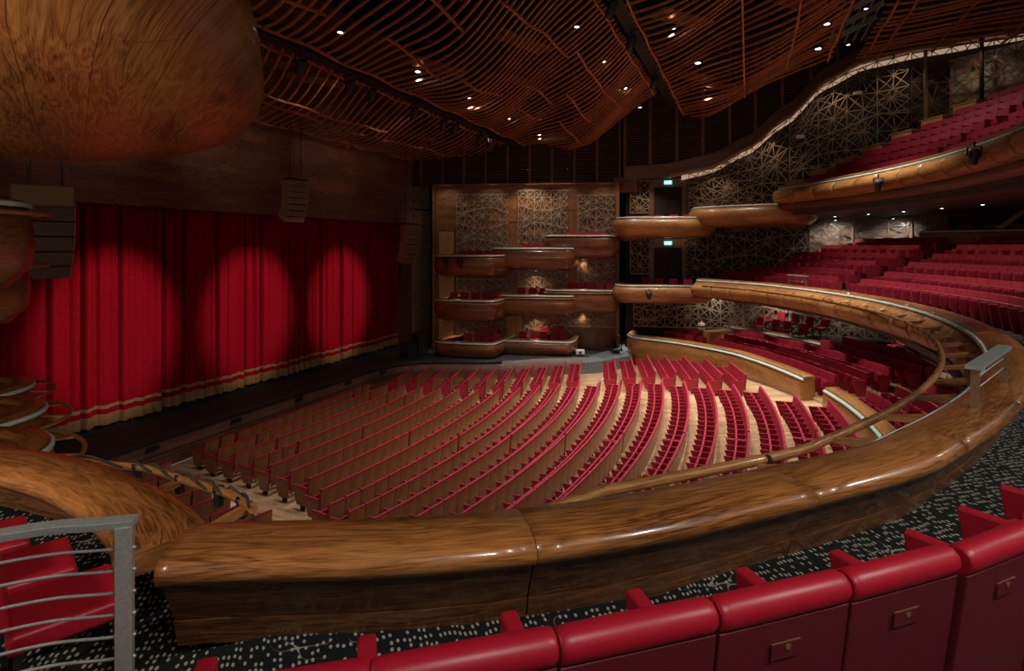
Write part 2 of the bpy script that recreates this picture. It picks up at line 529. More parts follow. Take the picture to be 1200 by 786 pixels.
# proscenium wall: header and the two jambs, one wall with the curtain's opening
b = MB()
b.box((15.8, 19.65, 14.4), (33.6, 0.5, 9.8)); b.box((15.8, 19.60, 9.05), (33.6, 0.62, 0.9), m=0)
b.box((31.6, 19.65, 5.3), (2.4, 0.5, 8.6)); b.box((30.48, 19.9, 5.3), (0.25, 1.2, 8.6)); b.box((1.0, 19.65, 5.3), (4, 0.5, 8.6))
structure(b, 'wall_front', M['proscenium'])
b = MB(); b.box((34.0, 20.4, 8), (3.4, 0.4, 16)); b.box((35.4, 18.5, 8), (0.4, 4.0, 16))
structure(b, 'wall_recess', M['blackmatt'])
b = MB(); b.box((17, 22.2, 6), (40, 0.3, 14)); structure(b, 'wall_stage', M['blackmatt'])

# curtain: pleats as real folds, braid and fringe as parts
cur = empty('stage_curtain', (17.5, 20.3, 1.0))
tag(cur, 'tall red velvet stage curtain with a gold fringed hem', 'curtain')


def pleat(x):
    y = 0.05 * math.sin(x * 2 * PI / 0.37 + 1.3 * math.sin(x * .9)) + 0.03 * math.sin(x * 2 * PI / 0.83 + 2)
    for kk in range(-1, 24):
        cxp = 3.2 + 1.27 * kk + 0.22 * math.sin(kk * 2.3)
        y -= 0.0 if abs(x - cxp) > 0.5 else 0.0
        y += 0.50 * math.exp(-((x - cxp) / 0.06) ** 2) + 0.14 * math.exp(-((x - cxp - 0.45) / 0.05) ** 2) + 0.10 * math.exp(-((x - cxp + 0.38) / 0.045) ** 2)
    return y


def hem(x): return 0.10 + 0.05 * abs(math.sin((x - 3.2) * PI / 1.27 * 2)) + 0.05 * math.sin(x * 0.9) ** 2


def cloth(z0, z1, off, m, nz=1, fr=False):
    b = MB(); X = [3.4 + 0.03 * i for i in range(int((30.45 - 3.4) / 0.03) + 1)]
    for x in X:
        h = hem(x)
        jit = 0.05 * random.random() if fr else 0
        for j in range(nz + 1):
            z = z0 + (z1 - z0) * j / nz
            b.v.append((x - 17.5, pleat(x) * (0.55 + 0.45 * min(1, z / 6)) + off, z + h + (jit if j == 0 else 0)))
    for i in range(len(X) - 1):
        for j in range(nz):
            a = i * (nz + 1) + j; c = a + nz + 1
            b.face((a, c, c + 1, a + 1), [(X[i], 0), (X[i + 1], 0), (X[i + 1], 1), (X[i], 1)], sm=True)
    return b


cloth(0.0, 8.0, 0, 0, 6).build('drape', M['velvet'], cur)
cloth(0.52, 0.64, -0.025, 0).build('gold_band', M['gold'], cur)
cloth(-0.06, 0.34, -0.03, 0, 1, True).build('fringe', M['gold'], cur)

# ---------------------------------------------------------------- side wall of the far boxes (faces the camera)
WA, WB = Vector((30.9, 18.0)), Vector((34.0, 7.3))
wd = (WB - WA).normalized(); wn_ = Vector((-wd.y, wd.x)) * -1.0   # towards the hall
if wn_.x > 0: wn_ = -wn_
WL = (WB - WA).length


def wp(s, off=0.0, z=0.0): return (WA.x + wd.x * s + wn_.x * off, WA.y + wd.y * s + wn_.y * off, z)


ang = math.atan2(wd.y, wd.x)
b = MB()
b.box(wp(WL / 2, -0.25, 5.95), (WL, 0.5, 10.1), rz=ang)
structure(b, 'wall_boxes', M['cladding'])
b = MB()
for s, w_ in ((0.0, 0.14), (WL, 0.22)): b.box(wp(s, 0.02, 5.95), (w_, 0.7, 10.2), rz=ang)
b.box(wp(WL / 2, 0.02, 10.98), (WL, 0.66, 0.12), rz=ang)
structure(b, 'trim_2', M['cladding'])


def star_lattice(place, S, Z, cw=1.5, ch=1.35, r=0.022, seed=1, skip=None, wild=False):
    """woven star screen: place(s, z) gives the point on the wall"""
    rnd = random.Random(seed); b = MB()
    nc = max(1, round(S / cw)); nr = max(1, round(Z(0.5 * S)[1] / ch - Z(0.5 * S)[0] / ch))

    def node(i, j):
        s = S * min(max(i, 0), nc) / nc; z0, z1 = Z(s); z = z0 + (z1 - z0) * j / nr
        w_ = 0.22 * math.sin(i * 1.9 + j * 2.7)
        return (s, min(max(z + (w_ if 0 < j < nr else 0), z0), z1))

    def ln(a, c, rr=r):
        if skip and skip((a[0] + c[0]) / 2, (a[1] + c[1]) / 2): return
        k = 2
        P = [place(a[0] + (c[0] - a[0]) * t / k, a[1] + (c[1] - a[1]) * t / k) for t in range(k + 1)]
        for t in range(k): b.bar(P[t], P[t + 1], rr * 2, rr * 2)
    for i in range(nc):
        for j in range(nr):
            A, B, C_, D = node(i, j), node(i + 1, j), node(i + 1, j + 1), node(i, j + 1)
            ctr = ((A[0] + B[0]) / 2 + rnd.uniform(-.1, .1), (A[1] + C_[1]) / 2 + rnd.uniform(-.15, .15))
            ring = []
            for (p, q) in ((A, B), (B, C_), (C_, D), (D, A)):
                for t in ((0, .5) if (i + j) % 2 else (0, .34, .67)):
                    ring.append((p[0] + (q[0] - p[0]) * t, p[1] + (q[1] - p[1]) * t))
            for q in ring: ln(ctr, q)
            ln(A, B, r * 1.5); ln(A, D, r * 1.1)
            m1 = ((A[0] + D[0]) / 2, (A[1] + D[1]) / 2); m2 = ((B[0] + C_[0]) / 2, (B[1] + C_[1]) / 2)
            t1 = ((D[0] + C_[0]) / 2, (D[1] + C_[1]) / 2); t0 = ((A[0] + B[0]) / 2, (A[1] + B[1]) / 2)
            ln(m1, t1); ln(t1, m2); ln(m2, t0); ln(t0, m1)
    for i in range(nc): ln(node(i, nr), node(i + 1, nr), r * 1.5)
    for q in range(int(nc * nr * (1.6 if wild else 0))):
        s_ = rnd.uniform(0, S); z0, z1 = Z(s_); z = rnd.uniform(z0, z1); L = rnd.uniform(.5, 1.6); t = rnd.choice((0.12, -.15, .9, -.8, 1.3, 2.0, -1.2, .05))
        s2, z2 = min(S, max(0, s_ + L * math.cos(t))), z + L * math.sin(t); y0, y1 = Z(s2)
        if y0 < z2 < y1: ln((s_, z), (s2, z2))
    return b


# lattice panels on the box wall
for (s0, s1, z0, z1, sd, lab) in [
        (1.4, 4.6, 5.6, 10.4, 3, 'bronze star lattice on the box wall above the leftmost box'),
        (5.2, 8.2, 6.4, 10.6, 4, 'bronze star lattice on the box wall above the middle box'),
        (8.8, 11.0, 7.4, 10.3, 5, 'bronze star lattice on the box wall above the rightmost box'),
        (1.4, 4.6, 3.2, 5.2, 6, 'dim star lattice between the upper two leftmost boxes'),
        (5.2, 8.2, 3.6, 6.0, 7, 'dim star lattice between the upper two middle boxes'),
        (8.8, 11.0, 4.6, 6.8, 8, 'dim star lattice between the two rightmost boxes'),
        (1.4, 4.6, 1.2, 3.0, 9, 'star lattice behind the lowest leftmost box'),
        (5.2, 8.4, 1.4, 3.4, 10, 'star lattice behind the lowest middle box'),
        (8.0, 11.0, 2.4, 4.2, 11, 'star lattice below the lower rightmost box')]:
    lt = star_lattice(lambda s, z, s0=s0: wp(s0 + s, 0.10, z), s1 - s0, lambda s, z0=z0, z1=z1: (z0, z1), 1.05, 0.95, 0.015, sd)
    tag(lt.build('star_lattice', M['wallbrass']), lab, 'lattice', 'star lattices of the box wall')
# herringbone band of raised battens at the head of the wall
b = MB()
for i in range(12):
    s = 0.3 + i * 0.9
    b.bar(wp(s, 0.03, 10.1 + 0.3 * (i % 2)), wp(s + 0.9, 0.03, 10.4 - 0.3 * (i % 2)), 0.03, 0.03)
    b.bar(wp(s, 0.03, 10.85), wp(s + 0.45, 0.03, 10.2), 0.025, 0.025); b.bar(wp(s + 0.45, 0.03, 10.2), wp(s + 0.9, 0.03, 10.85), 0.025, 0.025)
tag(b.build('batten_frieze', M['brass']), 'zigzag frieze of thin battens along the top of the box wall', 'frieze')
# doors of the boxes, lit oak
dl = ['leftmost column, top level', 'leftmost column, middle level', 'leftmost column, lowest level', 'middle column, top level', 'middle column, middle level',
      'middle column, lowest level', 'rightmost column, top level', 'rightmost column, lower level']
for i, (s, z) in enumerate([(0.75, 6.0), (0.75, 3.5), (0.75, 1.05), (4.95, 6.5), (4.95, 3.7), (4.95, 1.2), (8.5, 7.2), (8.5, 4.3)]):
    r = empty('door_%d' % (i + 1), wp(s, 0.04, z), ang); r['kind'] = 'structure'
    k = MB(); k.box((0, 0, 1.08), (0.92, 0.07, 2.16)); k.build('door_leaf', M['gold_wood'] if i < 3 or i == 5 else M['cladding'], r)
    k = MB(); k.box((-.5, 0, 1.1), (0.07, 0.12, 2.3)); k.box((.5, 0, 1.1), (0.07, 0.12, 2.3)); k.box((0, 0, 2.24), (1.0, 0.12, 0.08)); k.build('door_frame', M['cladding'], r)
    k = MB(); k.tube([(-.35, -.07, 0.95), (-.35, -.1, 1.0), (-.35, -.1, 1.15), (-.35, -.07, 1.2)], 0.015, 6); k.build('door_handle', M['steel'], r)
# tall dark double door at the foot of the box wall, beside the parterre entrance
r = empty('door_9', wp(10.0, 0.05, 0.75), ang); r['kind'] = 'structure'
k = MB(); k.box((-0.42, 0, 1.05), (0.8, 0.06, 2.1)); k.box((0.42, 0, 1.05), (0.8, 0.06, 2.1)); k.build('door_leaf', M['inner'], r)
k = MB(); k.box((-.9, 0, 1.1), (0.1, 0.14, 2.25)); k.box((.9, 0, 1.1), (0.1, 0.14, 2.25)); k.box((0, 0, 2.2), (1.9, 0.14, 0.1)); k.build('door_frame', M['cladding'], r)

# ---------------------------------------------------------------- far side wall that bends round to the rear
WP = spline([(34.5, 6.9), (34.9, 4.5), (35.4, 2.2), (35.9, 0), (36.1, -2), (36.2, -4), (35.8, -6), (35, -8), (33.8, -10), (32, -12), (29, -14), (24, -15.6)], 5)
WF = frames([(p[0], p[1], 0) for p in WP][::-1])      # reversed so that the normal looks into the hall
WT = WF[-1][5]


def wall_pt(s, z, off=0.0):
    """s is measured from the end beside the boxes"""
    d = WT - s
    for i in range(len(WF) - 1):
        if WF[i + 1][5] >= d - 1e-6:
            a, c = WF[i], WF[i + 1]; t = (d - a[5]) / max(1e-9, c[5] - a[5])
            x, y, nx, ny = [a[j] + (c[j] - a[j]) * t for j in (0, 1, 3, 4)]
            return (x + nx * off, y + ny * off, z)
    a = WF[-1]; return (a[0] + a[3] * off, a[1] + a[4] * off, z)


def cornice(s):
    P = [(0, 11.15), (2.3, 11.25), (4.6, 11.7), (6.8, 12.75), (8.85, 14.3), (10.9, 16.2), (12.9, 17.0), (15.1, 17.1), (17.5, 16.95), (20.2, 16.7), (24, 15.8), (30, 15.4)]
    for i in range(len(P) - 1):
        if s <= P[i + 1][0]:
            t = max(0, (s - P[i][0]) / (P[i + 1][0] - P[i][0])); t2 = t * t * (3 - 2 * t) * .5 + t * .5
            return P[i][1] + (P[i + 1][1] - P[i][1]) * t2
    return P[-1][1]


def band(off, zf0, zf1, mt, name, s0=0.0, s1=None, n=60, thick=0.12):
    b = MB(); s1 = s1 or WT
    for i in range(n + 1):
        s = s0 + (s1 - s0) * i / n
        for (o, z) in ((off, zf0(s)), (off, zf1(s)), (off - thick, zf1(s)), (off - thick, zf0(s))): b.v.append(wall_pt(s, z, o))
    for i in range(n):
        for j in range(4):
            a = i * 4 + j; c = i * 4 + (j + 1) % 4
            u = (s1 - s0) * i / n; u2 = (s1 - s0) * (i + 1) / n
            b.face((a, a + 4, c + 4, c), [(u, 0), (u2, 0), (u2, 2), (u, 2)], sm=False)
    b.face((0, 1, 2, 3)); b.face((n * 4 + 3, n * 4 + 2, n * 4 + 1, n * 4))
    return structure(b, name, mt)


band(0.0, lambda s: 0.0, lambda s: 18.5, M['dark_panel'], 'wall_side', thick=0.3)
# dark louvred wall above the cornice, carried on over the boxes to the stage
band(0.75, lambda s: cornice(s), lambda s: 18.6, M['louver'], 'wall_upper', thick=0.1)
b = MB()
LS = [0.0 + 1.45 * i for i in range(15)]
for s in LS: b.bar(wall_pt(s, cornice(s), 0.82), wall_pt(s, 18.6, 0.82), 0.16, 0.10)
for s0 in [0.25 * i for i in range(int(WT / .25))]:
    pass
structure(b, 'trim_3', M['proscenium'])
b = MB()
for k in range(52):
    z = 11.3 + 0.14 * k
    pts = [wall_pt(0.5 * i, z, 0.79) for i in range(int(WT / .5)) if cornice(0.5 * i) < z - .1]
    for i in range(len(pts) - 1):
        if math.dist(pts[i], pts[i + 1]) < 0.8: b.bar(pts[i], pts[i + 1], 0.03, 0.03)
structure(b, 'wall_slats', M['inner'])
# the same louvred wall over the boxes
b = MB(); b.box(wp(WL / 2 - 1.0, -0.2, 15.2), (WL + 4.4, 0.3, 8.4), rz=ang); structure(b, 'wall_louvred', M['louver'])
b = MB()
for i in range(11): b.box(wp(-2.2 + 1.35 * i, 0.02, 14.8), (0.14, 0.1, 7.6), rz=ang)
structure(b, 'trim_4', M['proscenium'])
b = MB()
for k in range(50): b.box(wp(WL / 2 - 1.5, -0.02, 11.2 + .14 * k), (WL + 3.4, 0.05, 0.03), rz=ang)
structure(b, 'trim_5', M['inner'])
# cornice: dark fascia, oak nosing, and the lit cove below it
band(1.0, lambda s: cornice(s) - 0.05, lambda s: cornice(s) + 0.75, M['inner'], 'trim_6', thick=0.3)
band(1.06, lambda s: cornice(s) - 0.10, lambda s: cornice(s) + 0.06, M['gold_wood'], 'trim_7', thick=0.4, s0=2.5)
band(0.5, lambda s: cornice(s) - 0.34, lambda s: cornice(s) - 0.05, M['cove'], 'trim_8', thick=0.1, s0=3.2)

# lattices on the far wall, level by level
for (s0, s1, f0, f1, cw, ch, r, sd, off, lab) in [
        (3.6, 9.0, lambda s: 9.3, lambda s: cornice(s) - .1, 1.5, 1.2, 0.017, 21, 0.55, 'bronze star lattice below the cornice, left end beside the exit door'),
        (9.1, 15.0, lambda s: 9.6, lambda s: cornice(s) - .1, 1.5, 1.3, 0.017, 22, 0.55, 'bronze star lattice below the cornice, tall middle stretch'),
        (15.1, 22.0, lambda s: 10.5, lambda s: cornice(s) - .1, 1.6, 1.4, 0.017, 23, 0.55, 'bronze star lattice at the right edge behind the balcony seats'),
        (3.3, 10.0, lambda s: 5.4, lambda s: 8.9, 1.4, 1.15, 0.017, 24, 0.5, 'bronze star lattice behind the left seats of the main tier'),
        (10.1, 18.0, lambda s: 6.6, lambda s: 8.75, 1.5, 1.2, 0.017, 25, 0.5, 'pale backed star lattice behind the upper rows of the main tier'),
        (0.5, 9.0, lambda s: 2.5, lambda s: 4.7, 1.2, 1.0, 0.024, 26, 0.5, 'bronze star lattice at stall level, left of the column'),
        (9.1, 18.0, lambda s: 2.3, lambda s: 4.7, 1.2, 1.0, 0.024, 27, 0.5, 'bronze star lattice at stall level, behind the loose chairs'),
        (0.3, 1.4, lambda s: 9.2, lambda s: 11.1, 1.1, 1.0, 0.018, 28, 0.45, 'narrow star lattice left of the upper exit door'),
        (0.3, 1.4, lambda s: 5.6, lambda s: 8.0, 1.1, 1.0, 0.018, 29, 0.45, 'narrow star lattice left of the lower exit door')]:
    lt = star_lattice(lambda s, z, s0=s0, off=off: wall_pt(s0 + s, z, off), s1 - s0, lambda s, f0=f0, f1=f1, s0=s0: (f0(s0 + s), f1(s0 + s)), cw, ch, r, sd, wild=True)
    tag(lt.build('star_lattice', M['inner'] if lab.startswith('pale') or 'right edge' in lab else M['brass']), lab, 'lattice', 'star lattices of the far wall')
# grey plaster bays that show pale behind the lattices, and slender bronze posts
band(0.12, lambda s: 6.4, lambda s: 9.6, M['grey_wall'], 'wall_plaster', s0=10.2, s1=16.5, thick=0.1)
band(0.12, lambda s: 13.2, lambda s: 16.4, M['grey_wall'], 'wall_plaster_rear', s0=16.6, s1=24, thick=0.1, n=12)
band(0.12, lambda s: 1.4, lambda s: 4.9, M['soffit'], 'wall_plaster_lower', s0=6.0, s1=18.0, thick=0.1, n=20)
for i, (s, z0, z1, where) in enumerate([(12.4, 6.4, 9.5, 'between the pale lattice bays'), (15.2, 6.4, 9.5, 'left of the small corner box'), (15.8, 11, 16.9, 'in the upper lattice, near the right edge'),
                                        (18.2, 12, 16.8, 'rightmost, through the upper lattice'), (6.6, 2.0, 4.9, 'behind the loose stall-level chairs')]):
    b = MB(); b.lathe([(0.11, 0), (0.09, 0.1), (0.08, z1 - z0 - .1), (0.12, z1 - z0)], 10)
    tag(b.build('column', M['brass'] if i != 3 else M['louver'], loc=wall_pt(s, z0, 0.9)), 'slender bronze column ' + where, 'column')

# two exits between the boxes and the lattice, each with its sign
for i, (z, lab) in enumerate([(8.5, 'small lit teal exit sign above the upper dark door'), (4.95, 'small lit teal exit sign above the lower dark door')]):
    c = wall_pt(2.45, z, 0.34); c2 = wall_pt(3.2, z, 0.34); da = math.atan2(c2[1] - c[1], c2[0] - c[0])
    r = empty('door_%d' % (10 + i), c, da); r['kind'] = 'structure'
    k = MB(); k.box((-.4, 0, 1.1), (0.78, 0.06, 2.2)); k.box((.4, 0, 1.1), (0.78, 0.06, 2.2)); k.build('door_leaf', M['dark_panel'], r)
    k = MB(); k.box((-.95, 0, 1.35), (0.3, 0.14, 2.7)); k.box((.95, 0, 1.35), (0.3, 0.14, 2.7)); k.box((0, 0, 2.45), (1.6, 0.14, 0.5)); k.build('door_frame', M['inner'], r)
    sg = empty('exit_sign', tuple(Vector(c) + Vector(((wall_pt(2.45, 0, 1)[0] - wall_pt(2.45, 0, 0)[0]) * .14, (wall_pt(2.45, 0, 1)[1] - wall_pt(2.45, 0, 0)[1]) * .14, 2.34))), da)
    tag(sg, lab, 'sign')
    k = MB(); k.box((0, 0, 0.12), (0.44, 0.06, 0.22)); k.build('sign_face', M['exit'], sg)
    sy = -1 if (Vector((math.sin(da), -math.cos(da))).dot(Vector((-1, 0))) > 0) else 1
    k = MB(); k.box((-.10, .035 * sy, .12), (0.10, 0.01, 0.05)); k.box((-.03, .035 * sy, .12), (0.06, 0.01, 0.10), sx=.02)  # arrow
    k.lathe([(0.018, -.005), (0.018, .005)], 8, (0.12, .035 * sy, 0.19)); k.bar((.12, .035 * sy, .17), (.09, .035 * sy, .11), .03, .012)
    k.bar((.09, .035 * sy, .11), (.06, .035 * sy, .05), .022, .012); k.bar((.09, .035 * sy, .11), (.14, .035 * sy, .06), .022, .012); k.bar((.11, .035 * sy, .16), (.16, .035 * sy, .13), .018, .012)
    k.build('running_figure', M['exitw'], sg)

# far entrance at the end of the boxes: raised floor, dark opening, rail cart
b = MB(); b.v = [(31.6, 8.4, 1.0), (33.8, 7.4, 1.15), (38, 8.5, 1.3), (38, 5.4, 1.3), (32.4, 6.2, 1.05), (30.9, 7.6, 0.9), (30.6, 8.8, 0.75)]
b.v += [(x, y, 0.2) for x, y, z in b.v]; b.face(range(6, -1, -1))
for i in range(7): b.face((i, (i + 1) % 7, 7 + (i + 1) % 7, 7 + i))
structure(b, 'floor_entrance', M['deck'])
b = MB(); b.box((38, 7, 6), (0.3, 7, 12)); b.box((36.2, 9.0, 6), (4, 0.2, 12)); structure(b, 'wall_entrance', M['dark_panel'])
b = MB(); b.box((35.6, 7.4, 4.3), (3.2, 2.6, 0.9)); b.box((35.6, 7.4, 8.0), (3.2, 2.6, 0.9)); b.box((35.6, 7.4, 10.9), (3.2, 2.6, 0.9)); structure(b, 'wall_landing', M['cladding'])

# ---------------------------------------------------------------- ceiling
b = MB(); b.box((17, 3, 19.5), (46, 50, 0.3)); structure(b, 'ceiling', M['blackmatt'])


def ceil_panel(name, label, Ya, za, Yb, zb, sk, x0, x1, pitch=0.42, bow=0.35, wav=0.22, e=1.35, ph=0.0, sk2=0.0, barz=()):
    root = empty(name, ((x0 + x1) / 2, (Ya + Yb) / 2, max(za, zb))); tag(root, label, 'ceiling panel', 'slatted sails of the ceiling')

    def P(X, u):
        y = Ya + (Yb - Ya) * u
        xx = X + (sk + sk2 * (X - x0)) * (u ** 1.15)
        z = za + (zb - za) * u ** e - bow * math.sin(PI * u) + wav * math.sin(X * 0.42 + u * 4.2 + ph) * math.sin(PI * min(1, u * 1.0)) + 0.05 * math.sin(X * 1.9 + u * 5)
        return (xx, y, z)
    b = MB(); X = x0; NS = 16
    while X <= x1:
        pts = [P(X, i / NS) for i in range(NS + 1)]
        nb = len(b.v); L = 0
        for i, p in enumerate(pts):
            q = pts[min(i + 1, NS)]; r = pts[max(i - 1, 0)]; dx, dy = q[0] - r[0], q[1] - r[1]; l = math.hypot(dx, dy)
            nx, ny = -dy / l * .026, dx / l * .026
            b.v += [(p[0] - nx, p[1] - ny, p[2]), (p[0] + nx, p[1] + ny, p[2]), (p[0] + nx, p[1] + ny, p[2] + .075), (p[0] - nx, p[1] - ny, p[2] + .075)]
        for i in range(NS):
            L2 = L + math.dist(pts[i], pts[i + 1])
            for k in range(4):
                k2 = (k + 1) % 4
                b.face((nb + i * 4 + k, nb + i * 4 + k2, nb + i * 4 + 4 + k2, nb + i * 4 + 4 + k), [(L, k * .1), (L, k * .1 + .1), (L2, k * .1 + .1), (L2, k * .1)], sm=False)
            L = L2
        X += pitch
    b.build('slats', M['slat'], root, loc=neg(root))
    for u, xs, xe in barz:
        b = MB()
        xs = x0 + (x1 - x0) * xs; xe = x0 + (x1 - x0) * xe; n = max(2, int((xe - xs) / .6))
        pts = [P(xs + (xe - xs) * i / n, u) for i in range(n + 1)]
        for i in range(n): b.bar(pts[i], pts[i + 1], 0.07, 0.07)
        b.build('cross_batten', M['slat'], root, loc=neg(root))
    # wooden trays that hang just above the slats
    rnd = random.Random(int(x1 * 10 + Ya))
    for q in range(9):
        b = MB()
        X = x0 + (x1 - x0) * (q + .5) / 9; u = 0.2 + 0.6 * rnd.random()
        c0 = P(X, u)
        b.box((c0[0], c0[1], c0[2] + 0.42), (2.4, 0.9, 0.04), rz=math.atan2(Yb - Ya, sk) + PI / 2)
        b.build('back_board', M['inner'], root, loc=neg(root))
    return P


P1 = ceil_panel('slatted_ceiling_sail', 'slatted wooden ceiling sail nearest the stage, above the curtain', 19.35, 12.55, 13.65, 13.5, -3.0, 9.0, 35.0, 0.46, 0.25, 0.15, 1.2, 0, 0.02,
                barz=((0.0, 0, 1), (0.42, 0.1, 0.45), (0.55, 0.3, 0.6), (0.4, 0.62, 0.9), (0.97, 0, 1)))
P2 = ceil_panel('slatted_ceiling_sail', 'broad slatted wooden ceiling sail in the middle, between the two black trusses', 12.65, 13.40, 4.3, 15.0, -3.3, 7.5, 36.6, 0.43, 0.45, 0.35, 1.3, 1.0, -0.13,
                barz=((0.0, 0, 1), (0.22, .08, .2), (0.3, 0.28, 0.40), (0.38, 0.42, 0.55), (0.5, 0.56, 0.7), (0.6, 0.2, 0.34), (.62, .7, .85), (.32, .62, .72), (.45, .78, .92), (0.75, 0.36, 0.6), (.8, .6, .98), (0.98, 0, 1)))
P3 = ceil_panel('slatted_ceiling_sail', 'slatted wooden ceiling sail right of the second truss', 3.6, 14.75, -3.2, 15.1, -5.2, 12.0, 36.4, 0.60, 0.15, 0.30, 1.0, 2.2, -0.16,
                barz=((0.02, 0, 1), (0.5, 0.1, 1.0), (0.98, 0.2, 1), (0.75, .5, .9)))
P4 = ceil_panel('slatted_ceiling_sail', 'dark slatted ceiling sail at the upper right corner', -4.6, 15.9, -11.5, 15.3, -3.0, 18.0, 31.3, 0.58, 0.0, 0.12, 1.0, 0.4, -0.05,
                barz=((0.04, 0, 1), (0.12, 0.2, 1), (0.4, 0.1, 1), (0.7, 0, 1)))
# catwalk steel showing in the dark slot
b = MB()
for k in range(7): b.bar((20 + 1.6 * k, -3.5, 16.6), (20 + 1.6 * k, -5.2, 17.4), 0.10, 0.22)
for k in range(5): b.bar((17, -3.6 - .35 * k, 17.2), (32, -3.6 - .35 * k, 17.2), 0.06, 0.10)
tag(b.build('catwalk_grille', M['steel']), 'dark steel catwalk showing in the slot between the right sails', 'catwalk')

# ================================================================ tiers: parapets, floors, boxes
CAP = [(0.0, 0.0), (0.035, -0.03), (0.03, -0.10), (-0.42, -0.13), (-0.485, -0.115), (-0.52, -0.065), (-0.51, -0.01), (-0.45, 0.025), (-0.33, 0.038), (-0.15, 0.028)]
STRIP = [(0.036, -0.025), (0.085, -0.05), (0.085, -0.10), (0.03, -0.10)]


def lerp(a, c, t): return a + (c - a) * t


def rolls(x, y):
    """how far the rolled front reaches out: full on the far side, tucked in on the near side"""
    a = math.degrees(math.atan2(x - CX, CY - y))
    return 0.45 + 0.55 * min(1, max(0, (a + 4) / 16))


def slope_pf(x, y):
    k = rolls(x, y)
    return [(0.03, -0.10), (0.50 * k + .04, -0.34), (0.50 * k, -0.46), (0.0, -0.46)]


def roll_pf(x, y):
    k = rolls(x, y)
    return [(0.46 * k, -0.33), (0.60 * k, -0.29), (0.70 * k, -0.38), (0.72 * k, -0.55), (0.62 * k, -0.74), (0.42 * k, -0.88), (0.0, -0.95), (-0.1, -0.9), (-.1, -.46), (0.3 * k, -0.42)]


# ---- main tier
MT = [(2.55, 3.22), (2.73, 2.89), (3.2, 1.93), (3.86, 0.99), (4.8, 0.02)] + [pol(20.93, a) for a in range(-34, 37, 2)]
MT += [(35 - x, y) for x, y in [(4.8, 0.02), (3.86, 0.99), (3.2, 1.93), (2.9, 2.6)]]
MF = frames(spline([(x, y, 5.46) for x, y in MT], 3))
mt = empty('tier_parapet', (4.2, -1.0, 4.75)); tag(mt, 'long curved oiled-wood parapet of the main tier sweeping across the foreground and round the hall', 'parapet')
LOC = neg(mt)
for r in split(MF, 2.1, 0.004):
    b = MB(); b.sweep(r, CAP, u0=random.random() * 9); b.build('top_rail', M['rim'], mt, LOC)
for r in split(MF, 2.6, 0.006):
    b = MB(); b.sweep(r, STRIP); b.build('glass_strip', M['strip'], mt, LOC)
NOTCH = split(MF, 2.05, 0.010)
for i, r in enumerate(NOTCH):
    lo = -0.42
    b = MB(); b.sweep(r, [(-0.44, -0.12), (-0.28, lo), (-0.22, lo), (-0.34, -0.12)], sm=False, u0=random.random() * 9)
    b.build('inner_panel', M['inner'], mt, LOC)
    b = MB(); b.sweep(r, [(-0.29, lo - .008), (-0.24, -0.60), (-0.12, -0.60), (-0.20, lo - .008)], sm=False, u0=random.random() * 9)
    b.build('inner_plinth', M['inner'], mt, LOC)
for r in split(MF, 1.36, 0.014):
    b = MB(); b.sweep(r, [], pf=slope_pf, u0=random.random() * 9) if False else None
    b = MB(); b.sweep(r, slope_pf(0, 0), pf=slope_pf, u0=random.random() * 9); b.build('sloping_panel', M['front'], mt, LOC)
    b = MB(); b.sweep(r, roll_pf(0, 0), pf=roll_pf, u0=random.random() * 9); b.build('rolled_front', M['front'], mt, LOC)
TUBE = []
for f in MF:
    a = math.degrees(math.atan2(f[0] - CX, CY - f[1])); dz = -0.26 - 0.03 * min(1, max(0, a - 9) / 8)
    if f[0] < 2.8 or a > 45: continue
    k = min(1, (f[0] - 2.8) / 1.3); o_ = .16 + .48 * k; dz -= .10 * (1 - k)
    TUBE.append((f[0] + f[3] * o_, f[1] + f[4] * o_, f[2] + dz))
b = MB(); b.tube(TUBE, 0.048, 10); b.build('rail_tube', M['front'], mt, LOC)
# dark clips round the tube and wedge brackets that carry it
for i in range(22):
    a = -35.5 + 3.72 * i; t = math.radians(a)
    rx, ry = math.sin(t), -math.cos(t); tx, ty = math.cos(t), math.sin(t)
    b = MB()
    o = lambda R, s, z: (CX + rx * R + tx * s, CY + ry * R + ty * s, z)
    b.v = [o(20.96, -.02, 5.22), o(20.96, .40, 5.22), o(20.30, .05, 5.15), o(20.30, -.02, 5.15), o(20.96, -.02, 5.30), o(20.96, .40, 5.30), o(20.30, .05, 5.20), o(20.30, -.02, 5.20)]
    for q in ((0, 1, 2, 3), (7, 6, 5, 4), (0, 4, 5, 1), (1, 5, 6, 2), (2, 6, 7, 3), (3, 7, 4, 0)): b.face(q)
    b.build('wedge_bracket', M['front'], mt, LOC)
for i in range(30):
    a = -35 + 1.9 * i; p = pol(20.28, a); t = math.radians(a)
    b = MB(); b.tube([(p[0] - math.cos(t) * .012, p[1] - math.sin(t) * .012, 5.2), (p[0] + math.cos(t) * .012, p[1] + math.sin(t) * .012, 5.2)], 0.0505, 10)
    b.build('tube_clip', M['black'], mt, LOC)

# floor slabs of the main tier, a step per row
def ring_floor(name, R0, R1, z0, z1, a0, a1, mats, topm=0):
    b = MB(); n = max(4, int((a1 - a0) / 2))
    fr = []
    for i in range(n + 1):
        a = a0 + (a1 - a0) * i / n; t = math.radians(a); fr.append((CX, CY, 0, math.sin(t), -math.cos(t), math.radians(a - a0) * R0))
    b.sweep(fr, [(R0, z0), (R0, z1), (R1, z1), (R1, z0)], sm=False)
    return structure(b, name, mats)


